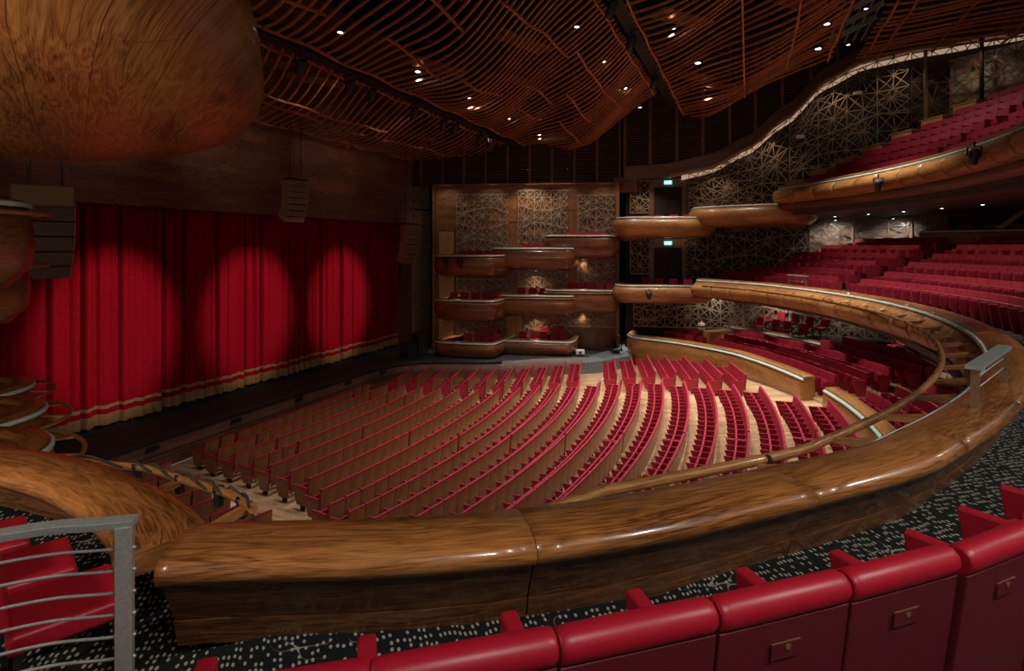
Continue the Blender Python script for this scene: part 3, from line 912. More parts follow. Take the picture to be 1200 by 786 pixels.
ring_floor('floor_tier', 20.95, 22.25, 4.60, 4.90, -41, 55, M['carpet'])
ring_floor('floor_tier_end', 20.35, 22.25, 4.60, 4.90, -62, -41, M['carpet'])
ROWZ = [5.02, 5.27, 5.67, 6.01, 6.38, 6.72, 7.05, 7.4, 7.75]
for i in range(9):
    ring_floor('floor_step', 22.25 + .95 * i if i else 22.2, 22.25 + .95 * (i + 1), 4.60, ROWZ[i], -62 if i < 4 else -20, 52 if i < 3 else 46, M['carpet'])
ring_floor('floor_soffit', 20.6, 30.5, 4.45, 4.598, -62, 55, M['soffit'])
b = MB(); b.box((1.0, 6.2, 4.70), (4.2, 6.6, 0.2)); structure(b, 'floor_box', M['carpet'])

# guard rails standing on the main parapet's cap
for (a0, a1, where) in ((-28.2, -23.6, 'near the right side of the foreground parapet'), (28.0, 31.2, 'on the far parapet before the aisle')):
    R = 21.18; p0, p1 = pol(R, a0), pol(R, a1)
    g = empty('guard_rail', (p0[0], p0[1], 5.50)); tag(g, 'short steel and bronze guard rail ' + where, 'rail', 'guard rails on the tier parapet')
    L = neg(g); aa = math.atan2(p1[1] - p0[1], p1[0] - p0[0])
    for p in (p0, p1):
        b = MB(); b.box((p[0], p[1], 5.71), (0.075, 0.05, 0.43), rz=aa + PI / 2); b.build('post', M['bronze'], g, L)
    b = MB(); b.bar((p0[0] - (p1[0] - p0[0]) * .06, p0[1] - (p1[1] - p0[1]) * .06, 5.93), (p1[0] + (p1[0] - p0[0]) * .06, p1[1] + (p1[1] - p0[1]) * .06, 5.93), 0.14, 0.04); b.build('top_bar', M['steel'], g, L)
    for z in (5.68, 5.80):
        b = MB(); b.tube([(p0[0], p0[1], z), (p1[0], p1[1], z)], 0.009, 6); b.build('cross_rod', M['steel'], g, L)


# ---- boxes: tubs that project from the walls
BCAP = [(0.0, 0.0), (0.035, -0.03), (0.03, -0.08), (-0.28, -0.10), (-0.33, -0.06), (-0.31, 0.0), (-0.2, 0.02)]


def tub(label, ctrl, z, depth=1.2, bulge=0.14, mirror=False, group='boxes on the side walls', rail=0.0, m='boxwood', cap=None, tuck=0.42, back=None, strip=True, prof=None):
    if mirror: ctrl = [(35 - x, y) for x, y in ctrl][::-1]
    pts = spline([(x, y, z) for x, y in ctrl], 6); fr = frames(pts)
    mid = fr[len(fr) // 2]
    root = empty('theatre_box', (mid[0] - mid[3] * .8, mid[1] - mid[4] * .8, z - depth)); tag(root, label, 'box', group)
    L = neg(root); cap = cap or BCAP
    b = MB(); b.sweep(fr, cap); b.build('top_rail', M['rim'], root, L)
    b = MB(); b.sweep(fr, [(0.036, -0.022), (0.075, -0.04), (0.075, -0.10), (0.03, -0.10)])
    if strip: b.build('glass_strip', M['strip'], root, L)
    H = prof or [(0.02, -0.09), (bulge * .7, -depth * .22), (bulge, -depth * .45), (bulge * .6, -depth * .70), (-tuck * .25, -depth * .90), (-tuck, -depth), (-tuck, -depth + .06), (-0.14, -depth * .7), (-0.14, -0.09)]
    b = MB(); b.sweep(fr, H)
    b.build('hull', M[m], root, L)
    b = MB(); n = len(fr)
    P = [(f[0] - f[3] * (tuck - .02), f[1] - f[4] * (tuck - .02)) for f in fr]
    if back: P += ([(35 - x, y) for x, y in back][::-1] if mirror else back)
    k = len(P); b.v = [(x, y, z - depth) for x, y in P] + [(x, y, z - depth + .1) for x, y in P]
    b.face(range(k - 1, -1, -1)); b.face(range(k, 2 * k))
    for i in range(k): b.face((i, (i + 1) % k, k + (i + 1) % k, k + i))
    b.build('base', M[m], root, L)
    if rail:
        q = fr[3:-3]
        b = MB(); b.tube([(f[0] + f[3] * rail, f[1] + f[4] * rail, z - 0.20) for f in q], 0.032, 8); b.build('rail_tube', M['front'], root, L)
        for i in range(2, len(q), 7):
            f = q[i]; b = MB()
            tx, ty = f[4], -f[3]
            b.bar((f[0], f[1], z - .16), (f[0] + f[3] * rail, f[1] + f[4] * rail, z - .21), 0.06, 0.03); b.build('wedge_bracket', M['front'], root, L)
    return root


def rect_path(xf0, y0, xf1, y1, xw0, xw1, r=0.55):
    """front from (xf0, y0) low y to (xf1, y1) high y, ends running back to the wall"""
    return [(xw0, y0 + .25), (lerp(xf0, xw0, .55), y0 + .06), (xf0 + r * .9, y0), (xf0 + r * .25, y0 + r * .28), (xf0, y0 + r),
            ((xf0 + xf1) / 2 - .06, (y0 + y1) / 2), (xf1, y1 - r), (xf1 + r * .25, y1 - r * .28), (xf1 + r * .9, y1), (lerp(xf1, xw1, .55), y1 - .06), (xw1, y1 - .25)]


C1 = rect_path(28.5, 13.0, 28.2, 16.5, 32.3, 31.4); C2 = rect_path(30.9, 9.3, 30.2, 13.9, 33.4, 32.2); C3 = rect_path(32.1, 7.0, 31.3, 11.0, 34.0, 33.0)
for (pth, z, dp, lab, rl) in [
        (C1, 1.88, 0.95, 'lowest box of the column nearest the stage, on the stage edge', 0),
        (C1, 4.25, 1.25, 'middle box of the column nearest the stage, with a thin ledge rail', 0.16),
        (C1, 6.75, 1.25, 'top box of the column nearest the stage, with two black lamps on its front', 0),
        (C2, 1.85, 0.95, 'lowest box of the middle column, wide and close to the stalls', 0),
        (C2, 4.45, 1.25, 'middle-level box of the middle column', 0.12),
        (C2, 7.15, 1.3, 'top box of the middle column', 0),
        (C3, 4.75, 1.4, 'lower of the two boxes furthest right on the box wall', 0.12),
        (C3, 7.88, 1.35, 'upper of the two boxes furthest right on the box wall, highest of all', 0)]:
    tub(lab, pth, z, dp, rail=rl)
b = MB(); b.sweep(frames([(x + .35, y, 0.75) for x, y in C1[2:-2]] ), [(0, 0), (0, .3), (-.5, .3), (-.5, 0)]);
b.sweep(frames([(x + .35, y, 0.55) for x, y in C2[2:-2]]), [(0, 0), (0, .4), (-.5, .4), (-.5, 0)]); structure(b, 'trim_9', M['inner'])
def near_path(x, y): return [(x - 3.4, y + 1.5), (x - 1.6, y + 1.45), (x - .7, y + 1.2), (x - .18, y + .68), (x, y), (x - .16, y - .66), (x - .65, y - 1.15), (x - 1.6, y - 1.4), (x - 3.4, y - 1.5)]


for (x, y, z, dp, lab, rl) in [
        (5.22, 10.0, 4.45, 1.1, 'near-side box seen from above at the left edge, nearest one with a looping rail', 0.42),
        (6.70, 12.9, 4.27, 1.1, 'near-side box seen from above at the left edge, middle one with a looping rail', 0.42),
        (7.75, 15.3, 4.25, 1.1, 'near-side box seen from above at the left edge, furthest one with a looping rail', 0.40),
        (5.15, 10.4, 7.85, 1.35, 'near-side box at the left edge seen from below, just under the overhead hull', 0.30),
        (6.50, 13.1, 7.05, 1.35, 'near-side box at the left edge seen from below, behind the hanging loudspeakers', 0.34)]:
    tub(lab, near_path(x, y), z, dp, rail=rl, tuck=.75, bulge=.1)
# landing boxes between the wall boxes and the tiers
B4 = [(34.4, 1.9), (33.3, 2.0), (32.6, 2.6), (32.1, 3.8), (31.6, 5.2), (31.35, 6.1), (31.7, 6.75), (32.6, 7.05), (34.2, 7.1)]
B5 = [(35.5, -3.2), (33.2, -3.0), (31.9, -2.3), (31.5, -1.2), (31.8, 0.3), (32.3, 1.8), (32.9, 2.7), (34, 3.0), (35.4, 3.0)]
tub('long rounded box at main-tier level between the box wall and the curved tier', B4, 5.12, 1.05, 0.22, m='front')
tub('rounded box at the upper level above the first exit sign row, left of the balcony', B4, 8.85, 1.15, 0.25, m='front')
tub('upper box with a long bulging front joining the balcony', B5, 9.38, 1.1, 0.28, m='front')
NB = [(1.0, 8.5), (2.3, 8.3), (3.0, 7.4), (3.22, 6.3), (3.25, 5.3), (3.12, 4.4), (2.90, 3.65), (2.70, 3.28)]
t = tub('near box on the left whose broad wooden rim rises behind the seats', NB, 5.30, 0.75, 0.05, rail=0.0, cap=CAP, m='inner', tuck=0.05, strip=False)
HB = spline([(-3.5, 3.2), (1.0, 3.15), (1.9, 3.15), (2.75, 3.35), (3.70, 3.98), (4.75, 4.95), (5.55, 5.87), (6.15, 6.8), (6.5, 7.7), (6.7, 8.9), (6.5, 10.2), (5.6, 11.2), (3.5, 11.6), (-3.5, 11.7)], 6)
root = empty('theatre_box', (0.5, 7.3, 8.5)); tag(root, 'huge smooth wooden hull of the upper near box hanging overhead at the top left', 'box', 'boxes on the side walls')
b = MB(); n = len(HB); hc = (0.2, 7.3)
RINGS = [(0.90, 9.75), (0.955, 9.70), (0.985, 9.5), (1.0, 9.25), (1.005, 9.0), (0.998, 8.86), (0.98, 8.74), (0.95, 8.65), (0.90, 8.58), (0.8, 8.53), (0.6, 8.51), (0.3, 8.5)]
for (sc_, z) in RINGS:
    for (x, y) in HB: b.v.append((hc[0] + (x - hc[0]) * sc_, hc[1] + (y - hc[1]) * sc_, z))
b.v.append((hc[0], hc[1], 8.5))


def huv(k):
    x, y, z = b.v[k]; return (x * .5 + y * .86 + z * .4, -x * .86 + y * .5 + z * .7)


for r_ in range(len(RINGS) - 1):
    for i in range(n - 1):
        q = (r_ * n + i, r_ * n + i + 1, (r_ + 1) * n + i + 1, (r_ + 1) * n + i)
        b.face(q, [huv(k) for k in q], sm=True)
for i in range(n - 1):
    q = ((len(RINGS) - 1) * n + i, (len(RINGS) - 1) * n + i + 1, len(b.v) - 1); b.face(q, [huv(k) for k in q], sm=True)
b.build('hull', M['hull'], root, neg(root))
b = MB(); b.sweep(frames([(x * .94 + .012, y * .94 + .44, 9.75) for x, y in HB][::-1]), [(0, 0), (0.02, .06), (-.3, .07), (-.3, 0)]); b.build('top_rail', M['rim'], root, neg(root))

# ---- upper balcony
BF = frames([pol(22.62, -8 + 1.0 * i) + (10.1,) for i in range(47)])
ub = empty('balcony_parapet', pol(22.6, 15) + (9.0,)); tag(ub, 'curved pillowed wooden front of the upper balcony at the right', 'parapet'); L = neg(ub)
b = MB(); b.sweep(BF, [(0.0, 0.12), (0.03, 0.09), (0.03, 0.02), (-.30, 0.02), (-.30, 0.12)]); b.build('top_rail', M['rim'], ub, L)
b = MB(); b.sweep(BF, [(0.02, 0.02), (0.09, 0.0), (0.09, -0.07), (0.0, -0.08)]); b.build('glass_strip', M['strip'], ub, L)
for r in split(BF, 1.45, 0.02):
    n = len(r) - 1

    def pil(x, y): return [(0.05, -0.08), (0.26, -0.13), (0.40, -0.30), (0.42, -0.46), (0.30, -0.66), (0.10, -0.78), (-0.2, -0.78), (-0.2, -0.08)]
    b = MB(); b.sweep(r, pil(0, 0), u0=random.random() * 9); b.build('pillow_panel', M['front'], ub, L)
b = MB(); b.sweep(BF, [(0.08, -0.76), (-0.05, -1.0), (-0.7, -1.22), (-0.9, -1.1), (-0.2, -0.76)]); b.build('lower_fascia', M['inner'], ub, L)
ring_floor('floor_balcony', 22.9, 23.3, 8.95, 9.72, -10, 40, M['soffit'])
for k in range(9):
    ring_floor('floor_balcony_step', 23.3 + .85 * k, 23.3 + .85 * (k + 1), 8.95 + .3 * k, 9.72 + .5 * k, -10, 37.5 - 1.5 * k, M['gold_wood'] if False else M['inner'])
# pale wooden stair ends that climb beside the rows
for k in range(7):
    a = 37.3 - 1.6 * k; p = pol(23.7 + .85 * k, a)
    b = MB(); b.box((0, 0, 0.45), (1.15, 0.8, 0.9)); b.box((0, 0.0, 0.92), (1.3, 0.9, 0.05))
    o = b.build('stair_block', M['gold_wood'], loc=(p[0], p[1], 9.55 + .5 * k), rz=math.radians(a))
    tag(o, 'pale oak block at the left end of the %s balcony row' % ORD[k], 'step', 'oak blocks climbing beside the balcony rows')
# soffit of the balcony over the main tier
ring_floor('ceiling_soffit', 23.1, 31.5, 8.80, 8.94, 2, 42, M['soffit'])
# small corner box behind the upper rows of the main tier
tub('small box with red seats behind the top rows of the main tier', [(31.9, -7.4), (31.5, -7.6), (31.0, -8.5), (30.2, -9.6), (29.4, -10.5), (29.0, -11.2), (29.2, -11.8)][::-1], 7.95, 0.95, 0.08, m='front', back=[(33, -9.5)])

# ---- stall circle ring
RP = [pol(19.8, a) for a in (21.4, 23, 25, 27, 29, 31, 33, 35, 37)] + [(30.3, 1.6), (31.3, 3.0), (32.0, 4.4), (32.35, 5.4), (32.7, 6.1), (33.5, 6.5), (34.6, 6.5)]
for (pth, lab) in ((RP, 'curved wooden parapet of the stall circle, long piece left of the aisle'),
                   ([pol(19.8, a) for a in range(-17, 17)] + [pol(19.8, 16.6)], 'curved wooden parapet of the stall circle, shorter piece right of the aisle')):
    fr = frames(spline([(x, y, 2.15) for x, y in pth], 2)); mid = fr[len(fr) // 2]
    g = empty('ring_parapet', (mid[0], mid[1], 1.2)); tag(g, lab, 'parapet', 'stall circle parapets'); L = neg(g)
    b = MB(); b.sweep(fr, [(0.0, 0.03), (0.04, 0.0), (0.03, -0.06), (-0.40, -0.06), (-0.44, 0.0), (-0.40, 0.05), (-.2, .05)]); b.build('top_rail', M['front'], g, L)
    b = MB(); b.sweep(fr, [(0.03, -0.04), (0.10, -0.07), (0.12, -0.13), (0.03, -0.13)]); b.build('glass_strip', M['strip'], g, L)
    b = MB(); b.sweep(fr, [(0.03, -0.10), (0.10, -0.25), (0.13, -0.55), (0.04, -0.95), (-0.12, -1.2), (-0.18, -1.75), (-.42, -1.75), (-0.38, -0.06)]); b.build('front_panel', M['front'], g, L)
ring_floor('floor_ring', 20.1, 21.3, 0.5, 1.40, -18, 58, M['floorwood'])
for k in range(5): ring_floor('floor_ring_step', 21.2 + .9 * k, 21.2 + .9 * (k + 1), 0.5, 1.55 + .17 * k, -18, 56, M['floorwood'])
ring_floor('floor_ring_rear', 25.6, 31.0, 0.5, 2.30, -18, 56, M['carpet'])
# curved low wall behind the first stall-circle rows, carrying loose chairs
fr = frames([pol(23.6, a) + (2.62,) for a in range(32, 55)])
g = empty('platform_wall', fr[10][:2] + (1.9,)); tag(g, 'low curved wooden wall with a pale strip in front of the loose chairs', 'low wall'); L = neg(g)
b = MB(); b.sweep(fr, [(0, 0.04), (0.03, 0), (-.3, 0), (-.3, .04)]); b.build('top_rail', M['front'], g, L)
b = MB(); b.sweep(fr, [(0.03, 0), (0.06, -.03), (0.06, -.08), (0.0, -.09)]); b.build('glass_strip', M['strip'], g, L)
b = MB(); b.sweep(fr, [(0.02, -.08), (0.0, -0.9), (-.12, -.9), (-.12, 0)]); b.build('front_panel', M['front'], g, L)
b = MB(); b.box((33.6, 1.6, 1.95), (1.6, .9, 1.2), rz=-.9)
structure(b, 'trim_10', M['gold_wood'])

# ================================================================ seats
def kit(label_mesh, parts, root=None): pass


# -- stalls seat: faces +y, origin on the floor under its back
def stalls_seat():
    r = empty('stalls_chair')
    b = MB(); W2 = .245
    b.hexa([(-W2, -.045, .34), (W2, -.045, .34), (W2, .015, .34), (-W2, .015, .34), (-W2, -.125, .86), (W2, -.125, .86), (W2, -.075, .86), (-W2, -.075, .86)])
    b.hexa([(-W2, -.150, .86), (W2, -.150, .86), (W2, -.070, .86), (-W2, -.070, .86), (-W2, -.150, .90), (W2, -.150, .90), (W2, -.085, .90), (-W2, -.085, .90)])
    b.build('backrest', M['seatred'], r)
    b = MB()
    b.hexa([(-W2, -.085, .26), (W2, -.085, .26), (W2, -.06, .26), (-W2, -.06, .26), (-W2, -.145, .86), (W2, -.145, .86), (W2, -.125, .86), (-W2, -.125, .86)])
    b.build('back_panel', M['seatback'], r)
    b = MB(); b.box((0, .24, .48), (.455, .05, .32), sy=-.02); b.build('seat_cushion', M['seatred'], r)
    b = MB()
    b.hexa([(-.27, .0, .14), (-.235, .0, .14), (-.235, .34, .14), (-.27, .34, .14), (-.27, -.07, .63), (-.235, -.07, .63), (-.235, .50, .63), (-.27, .50, .63)])
    b.build('armrest', M['seatred'], r)
    b = MB(); b.box((-.25, .12, .06), (.04, .16, .12)); b.build('foot', M['black'], r)
    return r


def end_arm(wooden):
    b = MB()
    b.hexa([(.225, .0, .12), (.275, .0, .12), (.275, .34, .12), (.225, .34, .12), (.225, -.05, .60), (.275, -.05, .60), (.275, .50, .60), (.225, .50, .60)], 1 if wooden else 0)
    b.box((.25, .225, .615), (.055, .56, .045))
    b.box((.25, .12, .06), (.04, .16, .12), m=2)
    return b


proto = stalls_seat()
kids_of(proto)
PARTS = {o.name: o for o in proto.children}


def xform_into(B, src, x, y, z, rz):
    cr, sr = math.cos(rz), math.sin(rz); base = len(B.v)
    for (px, py, pz) in src.v: B.v.append((x + px * cr - py * sr, y + px * sr + py * cr, z + pz))
    for f, uv, m in zip(src.f, src.uv, src.m): B.f.append(tuple(i + base for i in f)); B.uv.append(uv); B.m.append(m); B.sm.append(False)


CR = [21.85, 22.0, 22.15, 22.25, 22.4, 22.55, 22.75, 23.2, 23.8, 24.1, 24.35, 24.6, 24.8, 25.05, 25.2, 25.05, 24.6, 24.25, 23.9, 23.5, 22.2, 21.5]
RR = [25.6, 26.3, 26.5, 26.7, 27.0, 27.35, 28.0, 28.7, 29.4, 29.8, 30.1, None, 30.5, 30.7, 30.8, 30.7, 30.3, 29.6, 28.4, None, None, None]
RL = [23.35, 23.7, 23.75, 24.0, 24.2, 24.3, 24.5, 24.9, 25.4, 25.6, 25.8, None, 26.2, 26.4, 26.5, 26.4, 26.0, 25.6, 25.5, None, None, None]
rimline = [(-50, 528), (0, 530), (60, 528), (110, 543), (170, 565), (215, 590), (240, 602), (300, 603), (400, 600), (500, 597), (600, 590), (700, 577), (800, 557), (900, 530), (983, 512), (1043, 495), (1120, 455), (1165, 412), (1300, 400)]


def under_rim(px, py):
    for i in range(len(rimline) - 1):
        a, c = rimline[i], rimline[i + 1]
        if a[0] <= px <= c[0]:
            return py > a[1] + (c[1] - a[1]) * (px - a[0]) / (c[0] - a[0]) + 70
    return True


spots = []   # (depth, x, y, z, rz, block, row, seat, left_end, right_end, gap)
for n in range(1, 23):
    blocks = []
    cr = CR[n - 1]; cl = 35 - cr
    g = [17.5 - 3.1, 17.5 + 3.1] if n <= 4 else ([17.2 + .1 * (n - 12)] if n % 2 == 1 else [])
    cuts = [cl] + g + [cr]
    for i in range(len(cuts) - 1): blocks.append(('centre', cuts[i] + (.06 if i else 0), cuts[i + 1] - (.06 if i < len(cuts) - 2 else 0), i == 0, i == len(cuts) - 2, i))
    if RR[n - 1]:
        blocks.append(('right', RL[n - 1], RR[n - 1], True, True, 0))
        blocks.append(('left', 35 - RR[n - 1], 35 - RL[n - 1], True, True, 0))
    cnt = {}
    for (nm, xa, xb, le, re, part) in blocks:
        k = max(1, round((xb - xa) * 1.012 / .505)); st = (xb - xa) / k
        for i in range(k):
            x = xa + st * (i + .5); dx = .01
            if nm == 'centre':
                y = row_y(n, x); rz = math.atan2(row_y(n, x + dx) - row_y(n, x - dx), 2 * dx); z = row_z(n)
            else:
                a_ = abs(x - CX); y = 16.2 - 0.893 * (n - 1) + .55 + .25 * (a_ - 9.8); rz = math.atan(.25) * (1 if x > CX else -1); z = floor_z(x, y)
            cnt[nm] = cnt.get(nm, 0) + 1
            px, py, d = proj(x, y, z + .9)
            px2, py2, _ = proj(x, y, z + .3)
            if d < 1 or px < -5 or px > 1205 or under_rim(px, py): 
                continue
            if nm == 'left' and px < 20: continue
            spots.append((d, x, y, z, rz, nm, n, cnt[nm], i == 0, i == k - 1))
spots.sort()
first = True
NAMES = {'centre': 'centre block', 'right': 'far side block', 'left': 'near side block'}
EW = [end_arm(True), end_arm(False)]
ew_me = [EW[0].build('end_panel', [M['seatred'], M['seatback'], M['black']]), EW[1].build('end_panel', [M['seatred'], M['seatred'], M['black']])]
stuffB = MB(); src = []
for o in proto.children:
    m_ = {'backrest': 0, 'back_panel': 1, 'seat_cushion': 0, 'armrest': 0, 'foot': 2}[o.name.split('.')[0]]
    q = MB(); q.v = [tuple(v.co) for v in o.data.vertices]
    uvl = o.data.uv_layers[0].data
    for p in o.data.polygons: q.f.append(tuple(p.vertices)); q.uv.append([tuple(uvl[li].uv) for li in p.loop_indices]); q.m.append(m_)
    src.append(q)
for idx, (d, x, y, z, rz, nm, n, k, le, re) in enumerate(spots):
    if idx < 300:
        o = proto if first else copy_tree(proto); first = False
        o.location = (x, y, z); o.rotation_euler = (0, 0, rz)
        tag(o, 'red stalls seat, %s row from stage, %s from left end, %s' % (ORD[n - 1], ORD[k - 1], NAMES[nm]), 'seat', 'stalls seats')
        if re:
            e = ew_me[1].copy(); COL.objects.link(e); e.parent = o
        if le:
            e = ew_me[0 if nm != 'right' else 1].copy(); COL.objects.link(e); e.parent = o; e.location = (-.505, 0, 0)
    else:
        for q in src: xform_into(stuffB, q, x, y, z, rz)
        if re: xform_into(stuffB, EW[1], x, y, z, rz)
        if le:
            xform_into(stuffB, EW[1], x - .505 * math.cos(rz), y - .505 * math.sin(rz), z, rz)
for e in ew_me: bpy.data.objects.remove(e)
if stuffB.v:
    o = stuffB.build('stalls_chairs_beyond', [M['seatred'], M['seatback'], M['black']]); tag(o, 'remaining red stalls seats further across the hall', 'seats', None, 'stuff')


# -- tier seat: padded leather, tip-up cushion, box armrests; faces +y
def tier_seat(name, detailed):
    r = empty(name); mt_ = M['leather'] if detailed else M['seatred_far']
    bv = 0.022 if detailed else 0.0
    W2 = .277 if detailed else .272
    b = MB(); n = 10 if detailed else 1
    # padded back with a rounded roll that overhangs the shell behind
    prof = [(-.035, .46), (-.10, .80), (-.128, .845), (-.155, .865), (-.172, .90), (-.165, .935), (-.135, .958), (-.095, .955), (-.055, .925), (.0, .80), (.045, .46)]
    if not detailed: prof = [(-.035, .40), (-.13, .84), (-.16, .86), (-.155, .92), (-.08, .92), (.045, .40)]
    cols = [(-W2, .965), (-W2 + .012, .99), (-W2 + .04, 1.0), (0, 1.004), (W2 - .04, 1.0), (W2 - .012, .99), (W2, .965)] if detailed else [(-W2, 1), (W2, 1)]
    cy, cz = -.10, .88
    for (x, s_) in cols:
        for (y, z) in prof:
            sc_ = 1 - (1 - s_) * (4.0 if z > .83 else 0.4)
            b.v.append((x, cy + (y - cy) * sc_, cz + (z - cz) * sc_ if z > .83 else z))
    m_ = len(prof)
    for i in range(len(cols) - 1):
        for k in range(m_):
            k2 = (k + 1) % m_; b.face((i * m_ + k, i * m_ + k2, (i + 1) * m_ + k2, (i + 1) * m_ + k), sm=detailed)
    b.face(range(m_ - 1, -1, -1), sm=False); b.face([(len(cols) - 1) * m_ + k for k in range(m_)])
    b.build('backrest', mt_, r)
    b = MB()
    b.hexa([(-W2, -.055, .14), (W2, -.055, .14), (W2, -.02, .14), (-W2, -.02, .14), (-W2, -.150, .855), (W2, -.150, .855), (W2, -.11, .855), (-W2, -.11, .855)])
    sh = b.build('back_shell', M['leather_dark'] if detailed else mt_, r, bevel=0.006 if detailed else 0)
    if detailed:
        b = MB(); t_ = math.atan2(.095, .715)
        for (c, d_) in (((-.002, -.1455, .775), (.12, .005, .0025)), ((-.062, -.1415, .755), (.002, .005, .04))):
            b.box(c, d_)
        b.lathe([(0.011, -.002), (0.011, .003)], 10, (0.005, -.1465, .757), rot=Matrix.Rotation(PI / 2, 3, 'X'))
        b.box((0.005, -.147, .7615), (.026, .006, .004))
        b.build('row_plate', M['dullgold'], sh)
        b = MB(); b.box((0, 0, 0), (.128, .004, .06)); o = b.build('plate_recess', M['leather_dark'], sh, loc=(0, -.1435, .745)); o.rotation_euler = (t_ , 0, 0)
    b = MB(); b.box((0, .15, .52 if detailed else .54), (.47, .12, .44 if detailed else .40), sy=-.04); b.build('seat_cushion', mt_, r, bevel=bv, seg=3)
    b = MB()
    b.hexa([(-.315, -.02, .0), (-.245, -.02, .0), (-.245, .30, .0), (-.315, .30, .0), (-.315, -.06, .69), (-.245, -.06, .69), (-.245, .42, .69), (-.315, .42, .69)])
    b.build('armrest', mt_, r, bevel=bv * .6, seg=2)
    return r


near = tier_seat('tier_chair', True); kids_of(near)
far = tier_seat('tier_chair', False); kids_of(far)


def place(proto_, state, x, y, z, rz, label, group):
    o = proto_ if not state[0] else copy_tree(proto_); state[0] = True
    o.location = (x, y, z); o.rotation_euler = (0, 0, rz); tag(o, label, 'seat', group); return o


sn, sf = [False], [False]
# row in front of the camera
RN = 22.36
NEARN = 22
base_a = -46.3 + 1.448
for k in range(-4, 17):
    a = -46.23 + 1.41 * k + .705; p = pol(min(22.6, 22.31 + .052 * (a + 44.8)), a)
    px, py, d = proj(p[0], p[1], 6.0)
    if px > 1330 or px < -120: continue
    place(near, sn, p[0], p[1], 5.065, math.radians(a - (7.0 if a < -40.5 else (3.5 if a < -39 else 0))), 'large red leather seat in the closest row behind the parapet, %s from the left' % ORD[k + 4], 'leather seats of the foreground row')
# far side rows
for row in range(6):
    R = 22.9 + .95 * row; z = ROWZ[row] + (-.07 if row == 0 else -.02)
    for blk, (a0, a1) in (('left', (28.6 - .1 * row, [49, 46, 42.5, 43, 41, 38.8][row])), ('right', (-6, 25.6 - .22 * row))):
        st = math.degrees(.565 / R); k = int((a1 - a0) / st)
        vis = []
        for i in range(k):
            a = a1 - st * (i + .5); p = pol(R, a); px, py, d = proj(p[0], p[1], z + .9)
            if px > 1215 or d < 5: break
            vis.append((a, p))
        for i, (a, p) in enumerate(vis):
            o = place(far, sf, p[0], p[1], z, math.radians(a), 'red main tier seat, %s row up, %s from left, %s of far aisle' % (ORD[row], ORD[i], blk), 'main tier seats across the hall')
            if i == len(vis) - 1 and blk == 'left' or (i == 0):
                for c in list(o.children):
                    if c.name.startswith('armrest'):
                        e = c.copy(); COL.objects.link(e); e.parent = o; e.location = (.56 if i == 0 else 0, 0, 0)
                        if i: COL.objects.unlink(e); bpy.data.objects.remove(e)
        if blk == 'left' and vis:
            # broad end panel closing the row at the aisle
            a = vis[-1][0] - st * .62; p = pol(R, a); b = MB(); b.hexa([(-.04, -.16, 0), (.04, -.16, 0), (.04, .36, 0), (-.04, .36, 0), (-.04, -.20, .70), (.04, -.20, .70), (.04, .50, .70), (-.04, .50, .70)])
            tag(b.build('row_end_panel', M['seatred_far'], loc=(p[0], p[1], z), rz=math.radians(a)), 'red end panel closing the %s main tier row at the aisle' % ORD[row], 'panel', 'row end panels of the main tier')


# -- one-mesh seats for the distant tiers
def small_seat(name, m, ah=.63, ch=.50):
    b = MB(); W2 = .268
    b.hexa([(-W2, -.05, .2), (W2, -.05, .2), (W2, .04, .2), (-W2, .04, .2), (-W2, -.15, .90), (W2, -.15, .90), (W2, -.06, .90), (-W2, -.06, .90)])
    b.box((0, .19, ch), (.44, .10, .32), sy=-.02)
    b.hexa([(-.30, -.02, .0), (-.245, -.02, .0), (-.245, .28, .0), (-.30, .28, .0), (-.30, -.06, ah), (-.245, -.06, ah), (-.245, .42, ah), (-.30, .42, ah)])
    b.hexa([(.245, -.02, .0), (.30, -.02, .0), (.30, .28, .0), (.245, .28, .0), (.245, -.06, ah), (.30, -.06, ah), (.30, .42, ah), (.245, .42, ah)])
    return b.build(name, m)


ring0 = small_seat('ring_chair', M['seatred']); sr_ = [False]
for blk, rows, lab in (('main', [(20.75, 19.6, 45.0), (21.65, 19.4, 45.6), (22.55, 19.0, 46.2), (23.4, 18.4, 33.5), (24.2, 18.2, 32.5)], 'long block left of the aisle'),
                       ('right', [(20.75, -8, 14.3), (21.65, -8, 14.3), (22.55, -8, 14.0), (23.4, -8, 13.6)], 'block right of the aisle'),
                       ('corner', [(20.4, 47.5, 54.5), (21.2, 47.2, 54.8)], 'short corner block beside the entrance')):
    for ri, (R, a0, a1) in enumerate(rows):
        st = math.degrees(.55 / R); k = int((a1 - a0) / st); z = 1.40 + .17 * ri + (.03 if ri else 0)
        j = 0
        for i in range(k):
            a = a1 - st * (i + .5); p = pol(R, a); px, py, d = proj(p[0], p[1], z + .9)
            if px > 1140 or under_rim(px, py): continue
            o = ring0 if not sr_[0] else ring0.copy()
            if sr_[0]: COL.objects.link(o)
            sr_[0] = True
            o.location = (p[0], p[1], z); o.rotation_euler = (0, 0, math.radians(a))
            tag(o, 'red stall circle seat, %s row, %s from the left, %s' % (ORD[ri], ORD[j], lab), 'seat', 'stall circle seats'); j += 1
bal0 = small_seat('balcony_chair', M['seatred_far'], .58, .36); sb_ = [False]
